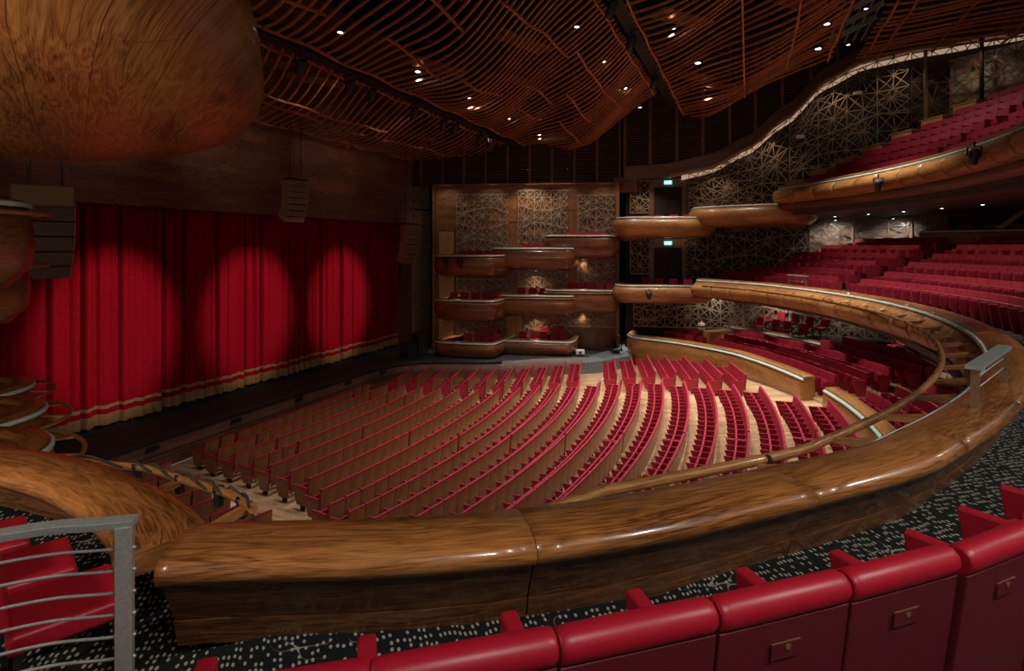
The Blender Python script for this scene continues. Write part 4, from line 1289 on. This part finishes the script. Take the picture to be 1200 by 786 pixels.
for row in range(7):
    R = 23.55 + .85 * row; z = 9.74 + .5 * row; a1 = 35.6 - 1.6 * row; st = math.degrees(.55 / R); j = 0
    for i in range(80):
        a = a1 - st * (i + .5); p = pol(R, a); px, py, d = proj(p[0], p[1], z + .9)
        if px > 1212 or d < 5: break
        if 15.4 < a < 17.0 and row < 5: continue
        o = bal0 if not sb_[0] else bal0.copy()
        if sb_[0]: COL.objects.link(o)
        sb_[0] = True
        o.location = (p[0], p[1], z); o.rotation_euler = (0, 0, math.radians(a))
        tag(o, 'red upper balcony seat, %s row from the front, %s from left end' % (ORD[row], ORD[j]), 'seat', 'upper balcony seats'); j += 1


# -- loose chairs (boxes, stall circle rear, left foreground)
def loose_chair(name, big=False):
    r = empty(name); m_ = M['leather'] if big else M['seatred']; bv = .03 if big else 0
    b = MB(); b.box((0, .02, .44), (.50, .50, .11), tx=.98, ty=.98); b.build('seat', m_, r, bevel=bv, seg=4)
    b = MB(); b.box((0, -.24, .72), (.48, .07, .42), sy=-.06); b.build('backrest', m_, r, bevel=bv, seg=3)
    for sx in (-1, 1):
        for sy in (-1, 1):
            b = MB(); b.bar((sx * .20, .02 + sy * .2, .40), (sx * .22, .02 + sy * .22, 0), .03, .03); b.build('leg', M['black'], r)
    return r


lc = loose_chair('box_chair'); kids_of(lc); sl_ = [False]


def chair(x, y, z, rz, label, group):
    o = lc if not sl_[0] else copy_tree(lc); sl_[0] = True
    o.location = (x, y, z); o.rotation_euler = (0, 0, rz); tag(o, label, 'chair', group)


for (c, z, n, y0, y1, inset, lab) in [
        (C1, 1.88 - .62, 4, 13.4, 15.0, 1.1, 'lowest box nearest the stage'), (C1, 4.25 - .62, 5, 13.3, 15.9, 1.0, 'middle box nearest the stage'),
        (C1, 6.75 - .72, 5, 13.4, 15.4, 1.1, 'top box nearest the stage'),
        (C2, 1.85 - .62, 5, 10.0, 12.4, 1.1, 'lowest box of the middle column'), (C2, 4.45 - .62, 5, 9.9, 12.5, 1.0, 'middle box of the middle column'),
        (C2, 7.15 - .70, 4, 10.5, 12.3, 1.0, 'top box of the middle column'),
        (C3, 4.75 - .62, 5, 7.6, 9.8, 1.0, 'lower box furthest right'), (C3, 7.88 - .74, 5, 8.1, 9.8, 1.0, 'upper box furthest right')]:
    xf0, xf1 = c[4][0], c[6][0]; ya, yb = c[4][1], c[6][1]
    for i in range(n):
        y = lerp(y1, y0, i / (n - 1)); x = lerp(xf0, xf1, (y - ya) / (yb - ya)) + inset
        chair(x + (.25 if z < 2 and i % 2 else 0), y, z, PI / 2 + (.25 if z < 2 else 0), 'red upholstered chair in the %s, %s from the left' % (lab, ORD[i]), 'loose chairs in the wall boxes')
    if z < 2:
        for i in range(2 if c is C1 else 2):
            y = lerp(y0, y1, .25 + .3 * i); x = lerp(xf0, xf1, (y - ya) / (yb - ya)) + inset + .75
            chair(x, y, z + .28, PI / 2 + .4, 'raised red chair in the %s, %s from the left' % (lab, ORD[1 - i]), 'loose chairs in the wall boxes')
for (z, lab) in ((5.12 - .66, 'rounded main-level box'), (8.85 - .76, 'rounded upper-level box')):
    for i in range(4):
        chair(33.1 + .28 * (2 - i), 3.4 + .82 * (3 - i) - .2, z, PI / 2 - .2, 'red chair in the %s left of the tier, %s from the left' % (lab, ORD[i]), 'chairs of the rounded boxes')
for i in range(5): 
    p = pol(24.9, 46.2 - 2.2 * i); chair(p[0], p[1], 2.62, math.radians(46 - 2.2 * i), 'dark red chair behind the low curved wall, %s from the left' % ORD[i], 'loose chairs behind the low wall')
for i, a in enumerate((46.0, 43.4, 41.6, 39.0)):
    p = pol(24.25, a); chair(p[0], p[1], 2.30, math.radians(a), 'bright red loose chair right behind the low curved wall, %s from the left' % ORD[i], 'loose chairs behind the low wall')
for i in range(6):
    p = pol(25.9, 29.5 - 2.2 * i); chair(p[0], p[1], 2.30, math.radians(29 - 2.2 * i), 'red loose chair beside the far stair rail, %s from the left' % ORD[i], 'loose chairs by the stair rail')
# seats of the small corner box and of the box beside the balcony
for i in range(5):
    x, y = lerp(32.2, 30.2, i / 4), lerp(-8.2, -11.2, i / 4)
    chair(x, y, 7.95 - .70, math.radians(55), 'red chair in the small corner box, %s from the left' % ORD[i], 'chairs of the small corner box')
# left foreground: wide leather chairs seen through the railing
bc = loose_chair('leather_chair', True); kids_of(bc)
for i, (x, y, rz, lab) in enumerate([(1.93, 3.46, -2.0, 'nearest of the big red leather chairs behind the steel railing'),
                                     (2.03, 4.05, -2.0, 'second big red leather chair behind the steel railing'),
                                     (2.10, 4.66, -2.0, 'furthest big red leather chair at the left edge, under the wooden rim')]):
    o = bc if i == 0 else copy_tree(bc)
    o.location = (x, y, 4.80); o.rotation_euler = (0, 0, rz); tag(o, lab, 'chair', 'big leather chairs at the left')

# ================================================================ lamps of the house, each with its fixture
def fixture(name, loc, label, group, power, size, target=None, color=COOL, r=0.055, lens='lamp', cat='light', blend=0.8, soft=0.15):
    g = empty(name, loc); tag(g, label, cat, group)
    b = MB(); b.lathe([(r * 1.0, 0.0), (r * 1.7, 0.0), (r * 1.7, 0.03), (r * 1.2, .12), (r * 1.0, .12)], 12); b.build('trim_ring', M['black'], g)
    b = MB(); b.lathe([(r, -.004), (r, .004)], 12); b.build('lens', M[lens], g)
    if power:
        t = target or (loc[0], loc[1], 0)
        s_ = spot((loc[0], loc[1], loc[2] - .06), t, power, size, blend, color, soft); s_.parent = g; s_.location = (0, 0, -.16)
    return g


def in_panel(P, x, Y, Ya, Yb): return P(x, (Y - Ya) / (Yb - Ya))


HOUSE = [(13.7, 11.2, 13.55), (18.0, 11.2, 13.6), (22.3, 11.2, 13.65), (26.6, 11.2, 13.65), (31.1, 11.2, 13.65), (35.5, 11.2, 13.65),
         (18.75, 5.4, 14.65), (22.7, 5.4, 14.65), (26.9, 5.4, 14.65), (30.9, 5.4, 14.65),
         (20.8, 2.5, 14.9), (25.3, 2.0, 14.95), (30.0, 2.0, 15.0), (22.6, -2.5, 14.95), (25.3, -2.5, 14.95)]
HP = [1300, 1400, 1400, 1100, 600, 250, 2400, 2500, 2100, 1100, 2600, 2400, 1300, 2400, 2100]
for i, (x, y, z) in enumerate(HOUSE):
    row = 'row beside the first black truss' if i < 6 else ('row beside the second black truss' if i < 10 else ('sail right of the second truss'))
    k = i if i < 6 else (i - 6 if i < 10 else i - 10)
    fixture('ceiling_downlight', (x, y, z), 'lit ceiling downlight, %s, %s from left' % (row, ORD[k]), 'lit downlights in the slatted ceiling', HP[i], 82, (x, y - (2.2 if i < 6 else 0), 0), COOL, 0.075 + .02 * (i % 3))
# unlit ones between them
for i, (x, y, z) in enumerate([(15.8, 9.4, 13.7), (20.1, 9.2, 13.7), (24.4, 9.2, 13.8), (28.8, 9.0, 13.8), (17, 7.3, 14.2), (21.2, 7.4, 14.2), (25.4, 7.3, 14.2), (29.5, 7.3, 14.2),
                               (22.8, .2, 15.1), (27.8, .1, 15.1), (18.5, 16.4, 12.9), (23.0, 16.4, 12.9), (27.5, 16.4, 12.9), (31.5, 16.4, 12.9)]):
    fixture('ceiling_downlight', (x, y, z), 'unlit dark round downlight among the ceiling slats, %s by position from the camera' % ORD[i], 'unlit downlights in the slatted ceiling', 0, 0, r=0.07, lens='lens')

# soffit of the upper balcony: two arcs of small lights
for i in range(9):
    a = 38 - 4.2 * i; p = pol(23.25 + .1 * (i % 2), a)
    fixture('soffit_downlight', (p[0], p[1], 8.83), 'small lit lamp in the front edge of the balcony soffit, %s from the left' % ORD[i], 'front soffit lamps of the balcony', 95, 120, None, COOL, 0.05)
for i in range(7):
    a = 37 - 4.6 * i; p = pol(25.6, a)
    fixture('soffit_downlight', (p[0], p[1], 8.72), 'small lit lamp deeper in the balcony soffit, %s from the left' % ORD[i], 'rear soffit lamps of the balcony', 60, 120, None, WARM, 0.05)
# soffit of the main tier over the stall circle
for i, (R, a) in enumerate([(22.0, 43), (22.0, 36), (22.0, 29), (22.0, 22), (22.0, 15), (22.0, 8), (25.5, 44), (25.5, 37), (25.5, 30), (25.5, 23), (25.5, 16), (22, 50), (22.2, 1), (23.0, 41), (23.0, 34)]):  # last pair added to brighten the low curved wall
    p = pol(R, a)
    fixture('tier_downlight', (p[0], p[1], 4.33), 'small warm lamp under the main tier, %s along its curve' % ORD[i], 'lamps under the main tier', 75, 75, None, COOL, 0.05, blend=.35, soft=.05)
# unseen fill lamps for the near rows, presumed in a soffit overhead
for i, (x, y, z, tx, ty, p) in enumerate([(-0.4, -1.8, 10.0, 2.4, 0.8, 370), (2.6, -4.2, 10.0, 4.5, -1.0, 470), (7.5, -7.6, 10.0, 8.6, -3.6, 560), (13.0, -8.6, 10.0, 13.5, -5.0, 600), (-0.6, 4.6, 8.2, 2.0, 3.8, 200)]):
    fixture('overhead_fill_lamp', (x, y, z), 'unseen overhead fill lamp above the near rows of the tier, %s along the wall' % ORD[i], 'unseen fill lamps of the near rows', p, 110, (tx, ty, 4.7), COOL, 0.07)
# added to brighten the box wall: lamps under the boxes and at its head
for i, (c, z) in enumerate([(C1, 2.95), (C1, 5.4), (C2, 3.15), (C2, 5.8), (C3, 3.25), (C3, 6.5)]):
    x = (c[4][0] + c[6][0]) / 2 + 1.6; y = (c[4][1] + c[6][1]) / 2 + (1.2 if c is C1 else .2)
    fixture('box_fill_lamp', (x, y, z - .06), 'small added warm lamp under a wall box, %s counted from the stage' % ORD[i], 'added lamps under the wall boxes', 45, 140, None, WARM, 0.045, 'lampwarm')
for i, s in enumerate((0.8, 3.6, 5.9, 8.2, 10.4)):
    p = wp(s, 1.5, 11.6)
    fixture('wall_fill_lamp', p, 'small added lamp washing the head of the box wall, %s from the stage' % ORD[i], 'added lamps washing the box wall', 240 if i == 2 else 70, 100, wp(s, 0, 7.5), WARM, 0.02, 'lens')
for i, s in enumerate((1.2, 5.2, 8.2, 11.5, 14.5, 18.0)):
    p = wall_pt(s, cornice(s) - .35, 1.5)
    fixture('cove_lamp', p, 'small lamp under the wavy cornice, %s from the boxes' % ORD[i], 'lamps under the cornice', 70, 130, wall_pt(s, cornice(s) - 5, .4), WARM, 0.02, 'lens')
for i, s in enumerate((4.5, 8.0, 11.5, 14.5)):
    fixture('wash_lamp', wall_pt(s, 8.6, 1.6), 'small lamp lighting the lattice behind the main tier, %s from the boxes' % ORD[i], 'lamps of the main tier lattice', 150, 130, wall_pt(s, 6.4, .2), COOL, 0.045)
for i, s in enumerate((2.0, 5.0, 8.5, 12.0)):
    fixture('wash_lamp', wall_pt(s, 4.35, 1.7), 'small lamp lighting the stall-level lattice, %s from the boxes' % ORD[i], 'lamps of the stall-level lattice', 70, 130, wall_pt(s, 3.0, .2), COOL, 0.045)
# added unseen uplights for the hull, and added slot lamps for the balcony seats
for i, (x, y, z, tx, ty, tz, p) in enumerate([(-0.2, 4.4, 7.1, 3.0, 6.2, 8.6, 230), (-1.6, 8.0, 7.0, 3.0, 8.5, 8.6, 170)]):
    fixture('wash_lamp', (x, y, z), 'unseen added uplight below the overhead hull, %s from the parapet' % ORD[i], 'added uplights below the overhead hull', p, 150, (tx, ty, tz), WARM, 0.045)
for i, x in enumerate((20.0, 24.0, 28.0)):
    fixture('balcony_fill_lamp', (x, -3.9, 15.8), 'added lamp in the ceiling slot lighting the balcony, %s from the stage' % ORD[i], 'added lamps for the balcony', 330, 80, (x + 1, -8.0, 11), COOL, 0.06)
for i, x in enumerate((11.0, 17.0, 23.0, 28.5)):
    fixture('header_fill_lamp', (x, 13.0, 13.2), 'added lamp washing the wooden header above the curtain, %s from the near side' % ORD[i], 'added header lamps', 130, 52, (x, 19.4, 12.0), WARM, 0.02, 'lens')  # added lamps that brighten the header and hanging loudspeakers
fixture('tier_downlight', (32.9, 2.6, 4.30), 'small warm added lamp lighting the white urn and oak block', None, 110, 80, (33.4, 2.2, 2.4), WARM, 0.04)  # extra lamp added to light the urn and its block
# entrance light that falls on the grey carpet at the end of the boxes
fixture('entrance_lamp', (34.6, 7.0, 3.7), 'lamp over the grey carpeted entrance beside the box wall', None, 260, 80, (33.4, 7.2, 1.0), COOL, 0.06)

# ---------------------------------------------------------------- trusses with stage lamps
for (Y, z, x0, x1, lab) in ((13.15, 13.45, 9.0, 36.0, 'black lighting truss in the slot between the two left ceiling sails'), (3.9, 15.05, 12.0, 33.0, 'black lighting truss in the slot left of the steep ceiling sail')):
    t = empty('lighting_truss', ((x0 + x1) / 2, Y, z)); tag(t, lab, 'truss', 'black lighting trusses'); L = neg(t)
    for (dy, dz) in ((-.16, 0), (.16, 0), (0, .28)):
        b = MB(); b.tube([(x0, Y + dy, z + dz), (x1, Y + dy, z + dz)], 0.035, 6); b.build('chord', M['black'], t, L)
    b = MB(); k = 0; x = x0
    while x < x1 - .5:
        s_ = 1 if k % 2 else -1
        b.bar((x, Y - .16 * s_, z), (x + .45, Y + .16 * s_, z), .02, .02); b.bar((x, Y - .16, z), (x + .22, Y, z + .28), .02, .02); b.bar((x + .22, Y, z + .28), (x + .45, Y + .16, z), .02, .02)
        x += .45; k += 1
    b.box(((x0 + x1) / 2, Y, z - .06), (x1 - x0, .46, .07)); b.box(((x0 + x1) / 2, Y, z + .34), (x1 - x0, .6, .05))
    b.build('bracing', M['black'], t, L)


def stage_lamp():
    r = empty('stage_lamp')
    b = MB(); b.bar((0, 0, 0), (0, 0, -.16), .05, .05); b.bar((-.19, 0, -.16), (.19, 0, -.16), .04, .03); b.bar((-.19, 0, -.15), (-.19, 0, -.46), .03, .05); b.bar((.19, 0, -.15), (.19, 0, -.46), .03, .05)
    b.build('yoke', M['black'], r)
    rot = Matrix.Rotation(math.radians(-35), 3, 'X')
    b = MB(); b.lathe([(.10, .22), (.15, .16), (.16, -.02), (.14, -.10), (.13, -.30), (.11, -.31)], 14, (0, 0, -.45), rot=rot); b.build('lamp_body', M['black'], r)
    b = MB(); b.lathe([(.105, -.318), (.105, -.312)], 14, (0, 0, -.45), rot=rot); b.build('lens', M['lens'], r)
    return r


sl0 = stage_lamp(); kids_of(sl0); sl_used = False
T1 = [14.2, 16.6, 17.9, 20.9, 23.4, 24.5, 27.3, 28.6]; T2 = [17.4, 20.6, 26.0]
LP = [((x, 13.15, 13.40), PI * .9, 'black stage lamp hanging from the first ceiling truss, %s from the left' % ORD[i], 'stage lamps on the first truss') for i, x in enumerate(T1)]
LP += [((x, 3.9, 15.0), PI * .8, 'black stage lamp hanging from the second ceiling truss, %s from the top' % ORD[i], 'stage lamps on the second truss') for i, x in enumerate(T2)]
LP += [((28.0, 15.6, 6.62), PI / 2, 'black lamp on the front of the top box nearest the stage, nearer the stage', 'lamps on the top box front'),
       ((28.08, 14.75, 6.62), PI / 2, 'black lamp on the front of the top box nearest the stage, further from the stage', 'lamps on the top box front'),
       ((31.35, 5.0, 4.95), PI / 2, 'small black lamp under the rim of the rounded main-level box', None),
       (pol(22.05, 19) + (9.86,), PI / 2, 'small black lamp on the pillowed balcony front, left one', None),
       (pol(22.05, 3.5) + (10.0,), PI / 2, 'large black lamp on the balcony front at the right edge', None)]
nx = 35 - 28.2
LP += [((6.87, 13.75, 6.80), -PI / 2, 'black lamp hung under the near-side box before the curtain, left one', 'lamps under the near-side box'),
       ((7.13, 14.05, 6.80), -PI / 2, 'black lamp hung under the near-side box before the curtain, right one', 'lamps under the near-side box')]
for (p, rz, lab, grp) in LP:
    o = sl0 if not sl_used else copy_tree(sl0); sl_used = True
    o.location = p; o.rotation_euler = (0, 0, rz); o.scale = (1.0, 1.0, 1.0) if p[2] > 12 else (.8, .8, .8); tag(o, lab, 'lamp', grp)


# ---------------------------------------------------------------- line array loudspeakers
def line_array(x, y, ztop, w_, n, h, lab, ztopc, rz=0.0):
    g = empty('line_array_speaker', (x, y, ztop), rz); tag(g, lab, 'loudspeaker', 'hanging line arrays')
    b = MB(); b.box((0, 0, .06), (w_ * .95, .5, .06)); b.bar((-w_ * .3, 0, .08), (-w_ * .3, 0, ztopc - ztop), .025, .025); b.bar((w_ * .3, 0, .08), (w_ * .3, 0, ztopc - ztop), .025, .025); b.build('rigging', M['black'], g)
    yy, zz, t = 0.0, 0.0, 0.0
    for i in range(n):
        t = math.radians(32 * (i / (n - 1)) ** 1.6)
        b = MB(); c = Vector((0, yy, zz - h / 2)); R = Matrix.Rotation(t, 3, 'X')
        for m_, (sx, sy, sz, oy) in ((0, (w_ * .94, .5, h * .95, 0)), (1, (w_, .44, h * .06, 0.02))):
            P = []
            for k in (-1, 1):
                for (i_, j_) in ((-1, -1), (1, -1), (1, 1), (-1, 1)):
                    v = R @ Vector((i_ * sx / 2, j_ * sy / 2 + oy, k * sz / 2 - (h * .46 if m_ else 0))); P.append(tuple(v + c))
            b.hexa(P, m_)
        for e in (-1, 1):
            P = []
            for k in (-1, 1):
                for (i_, j_) in ((-1, -1), (1, -1), (1, 1), (-1, 1)):
                    v = R @ Vector((e * w_ / 2 + i_ * .02, j_ * .26, k * h * .47)); P.append(tuple(v + c))
            b.hexa(P, 1)
        b.build('cabinet', [M['speaker'], M['speaker_edge']], g)
        yy += math.sin(t) * h; zz -= math.cos(t) * h
    return g


line_array(9.15, 17.0, 8.62, 1.1, 6, 0.37, 'large grey line array hanging before the left edge of the curtain', 13.3, -.2)
line_array(18.9, 17.8, 10.0, 0.9, 7, 0.24, 'grey line array hanging at the middle of the proscenium header', 13.3, -.15)
line_array(27.9, 17.9, 8.45, 0.9, 8, 0.27, 'grey line array hanging at the far end of the curtain', 12.6, -.3)
g = empty('box_speaker', (8.35, 15.6, 8.12), -.5); tag(g, 'wide grey loudspeaker cabinet hung above the left line array', 'loudspeaker')
b = MB(); b.box((0, 0, .29), (1.2, .55, .52)); b.build('cabinet', M['speaker'], g, bevel=.03)
b = MB(); b.box((0, -.29, .29), (1.12, .02, .44)); b.build('grille', M['speaker_edge'], g); 
b = MB(); b.bar((-.3, 0, .55), (-.3, 0, 1.0), .04, .04); b.bar((.35, 0, .55), (.35, 0, 1.0), .04, .04); b.build('hanger', M['black'], g)
for (x, y, w_, h, lab) in ((27.3, 17.6, .85, .85, 'low black loudspeaker standing on the stage beside the curtain'), (28.25, 17.5, .85, 1.25, 'tall black loudspeaker standing on the stage beside the low one')):
    g = empty('stage_speaker', (x, y, 1.0), -.3); tag(g, lab, 'loudspeaker', 'loudspeakers on the stage')
    b = MB(); b.box((0, 0, h / 2), (w_ * .8, .7, h)); b.build('cabinet', M['black'], g, bevel=.03)
    b = MB(); b.box((0, -.36, h / 2), (w_ * .72, .02, h * .9)); b.build('grille', M['stage'], g)

# ---------------------------------------------------------------- steel railing on the left foreground
g = empty('steel_railing', (1.31, 1.98, 4.76)); tag(g, 'brushed steel railing with seven thin rods at the lower left', 'railing'); L = neg(g)
PR = spline([(1.325, 1.955), (1.27, 2.03), (1.19, 2.16), (1.08, 2.27), (.90, 2.40), (.66, 2.52)], 5)
fr = frames([(x, y, 6.25) for x, y in PR])
b = MB(); b.sweep(fr, [(-.03, -.008), (.03, -.008), (.03, .018), (-.03, .018)], sm=False); b.build('hand_rail', M['steel'], g, L, bevel=.003)
b = MB(); b.box((1.30, 1.975, 5.5), (.05, .055, 1.5), rz=-.75); b.build('post', M['steel'], g, L, bevel=.003)
for z in (6.165, 6.09, 6.015, 5.94, 5.865, 5.79, 5.715):
    b = MB(); b.tube([(x, y, z) for x, y in PR], .0055, 7); b.build('rod', M['steel'], g, L)

# rail tube and cables along the near box at the left
NT = spline([(2.9, 6.9, 5.12), (3.42, 6.3, 5.12), (3.60, 5.6, 5.11), (3.64, 5.2, 5.12), (3.58, 4.7, 5.13), (3.47, 4.15, 5.17), (3.40, 3.85, 5.19), (3.24, 3.46, 5.22)], 5)
g = empty('box_rail', NT[10]); tag(g, 'wooden rail tube outside the near box rim, wrapped with cables', 'rail'); L = neg(g)
b = MB(); b.tube(NT, .036, 10); b.build('rail_tube', M['front'], g, L)
for k in (8, 20, 33):
    x, y, z = NT[k]; b = MB(); b.bar((x - .42, y - .05, z - .02), (x, y, z - .03), .10, .03); b.build('wedge_bracket', M['front'], g, L)
for k in (13, 20, 26, 32):
    x, y, z = NT[k]; b = MB(); b.box((x, y, z - .05), (.05, .06, .16)); b.lathe([(.045, -.02), (.045, .02)], 8, (x, y, z + .01)); b.build('clamp', M['black'], g, L)
for c, (ph, lab) in enumerate(((0.0, 'black cable wound along the near box rail, upper strand'), (2.6, 'dark cable wound along the near box rail, lower strand'))):
    P = []
    for i, (x, y, z) in enumerate(NT[6:]):
        t = i * .75 + ph; P.append((x + .040 * math.cos(t), y, z + .030 * math.sin(t) + .022))
    if c: P = P[:-6] + [(P[-6][0] + .1, P[-6][1] - .02, P[-6][2] - .12), (P[-6][0] + .2, P[-6][1] - .1, P[-6][2] - .4)]
    b = MB(); b.tube(spline(P, 3), .011, 6); tag(b.build('cable', M['stage']), lab, 'cable')

# ---------------------------------------------------------------- small things about the hall
def sheet(x, y, z, w_, d_, rz, lab):
    b = MB(); b.box((0, 0, .004), (w_, d_, .006), rz=0); tag(b.build('white_sheet', M['paper'], loc=(x, y, z), rz=rz), lab, 'paper')


sheet(11.75, 13.7, 0.003, 1.2, .9, .35, 'large flat white patch lying on the floor between the two near stalls blocks')  # thin white slab just above the floor
y_ = 7.1; sheet(29.2, 6.9, floor_z(29.2, 6.9) + .01, .7, .3, .2, 'small white sheet on the cross aisle before the entrance')
g = empty('equipment_cart', (33.3, 7.35, 1.1), .5); tag(g, 'black tubular cart with cables standing on the grey entrance carpet', 'cart'); 
b = MB()
for sx in (-.7, .7):
    b.tube([(sx, -.25, .08), (sx, -.25, .85), (sx, -.15, .98), (sx, .15, .98), (sx, .25, .85), (sx, .25, .08)], .025, 6)
b.build('frame', M['black'], g)
b = MB(); b.box((0, 0, .14), (1.45, .6, .06)); b.build('deck', M['black'], g)
b = MB(); b.lathe([(.12, .17), (.17, .3), (.13, .5), (.08, .65), (.03, .7)], 10); b.build('cable_coil', M['blackmatt'], g)
for sx in (-.6, .6):
    for sy in (-.22, .22):
        b = MB(); b.lathe([(.05, -.02), (.05, .02)], 10, (sx, sy, .055), rot=Matrix.Rotation(PI / 2, 3, 'X')); b.build('caster', M['white'], g)
g = empty('floor_projector', (31.6, 8.9, 1.0), .3); tag(g, 'small white and black projector lamp on the stage edge beside the boxes', 'projector')
b = MB(); b.box((0, 0, .2), (.42, .5, .26)); b.build('case', M['white'], g, bevel=.03)
b = MB(); b.box((0, 0, .035), (.36, .4, .07)); b.build('base', M['black'], g)
b = MB(); b.lathe([(.08, -.04), (.08, .04)], 12, (-.22, 0, .2), rot=Matrix.Rotation(PI / 2, 3, 'Y')); b.build('lens', M['lens'], g)
g = empty('drinks_urn', (33.3, 2.45, 2.60)); tag(g, 'white cylindrical urn with a black band on the oak block by the stall circle', 'urn')
b = MB(); b.lathe([(.16, 0), (.19, .02), (.19, .34), (.15, .38), (.05, .40), (.03, .46), (.05, .48)], 16); b.build('body', M['white'], g)
b = MB(); b.lathe([(.193, .15), (.193, .24)], 16); b.build('band', M['black'], g)
for i, (s, z, lab) in enumerate([(9.6, 13.3, 'pale emergency lamp on the upper lattice, above the balcony steps'), (12.6, 15.4, 'pale emergency lamp on the upper lattice, further right'), (5.6, 12.0, 'pale emergency lamp on the upper lattice, leftmost')]):
    a, c = wall_pt(s, z, .75), wall_pt(s + .3, z, .75)
    b = MB(); b.box((0, 0, 0), (.42, .12, .16)); b.box((0, 0, -.09), (.36, .08, .03))
    tag(b.build('emergency_light', M['paper'], loc=a, rz=math.atan2(c[1] - a[1], c[0] - a[0]), bevel=.02), lab, 'light', 'emergency lamps on the lattice')
g = empty('stair_rail', pol(25.0, 25) + (2.2,)); tag(g, 'bright steel stair rails beside the loose chairs of the stall circle', 'railing'); L = neg(g)
for k in range(3):
    pa, pb = pol(24.6 + .35 * k, 27), pol(24.2 + .35 * k, 15)
    b = MB(); b.tube([(pa[0], pa[1], 3.25), (pb[0], pb[1], 2.55)], .03, 8); b.build('hand_rail', M['white'], g, L)
    for t in (0.05, .35, .65, .95):
        x, y, z = lerp(pa[0], pb[0], t), lerp(pa[1], pb[1], t), lerp(3.25, 2.55, t); b = MB(); b.tube([(x, y, z), (x, y, z - .9)], .02, 6); b.build('post', M['white'], g, L)
g = empty('oak_post', (31.0, -9.9, 8.0)); tag(g, 'slanting oak post rising beside the small corner box', 'post')
b = MB(); b.bar((0, 0, -.1), (-.2, -1.2, 1.0), .12, .2); b.bar((.3, .5, -.15), (0, 0, -.1), .12, .2); b.build('timber', M['front'], g)
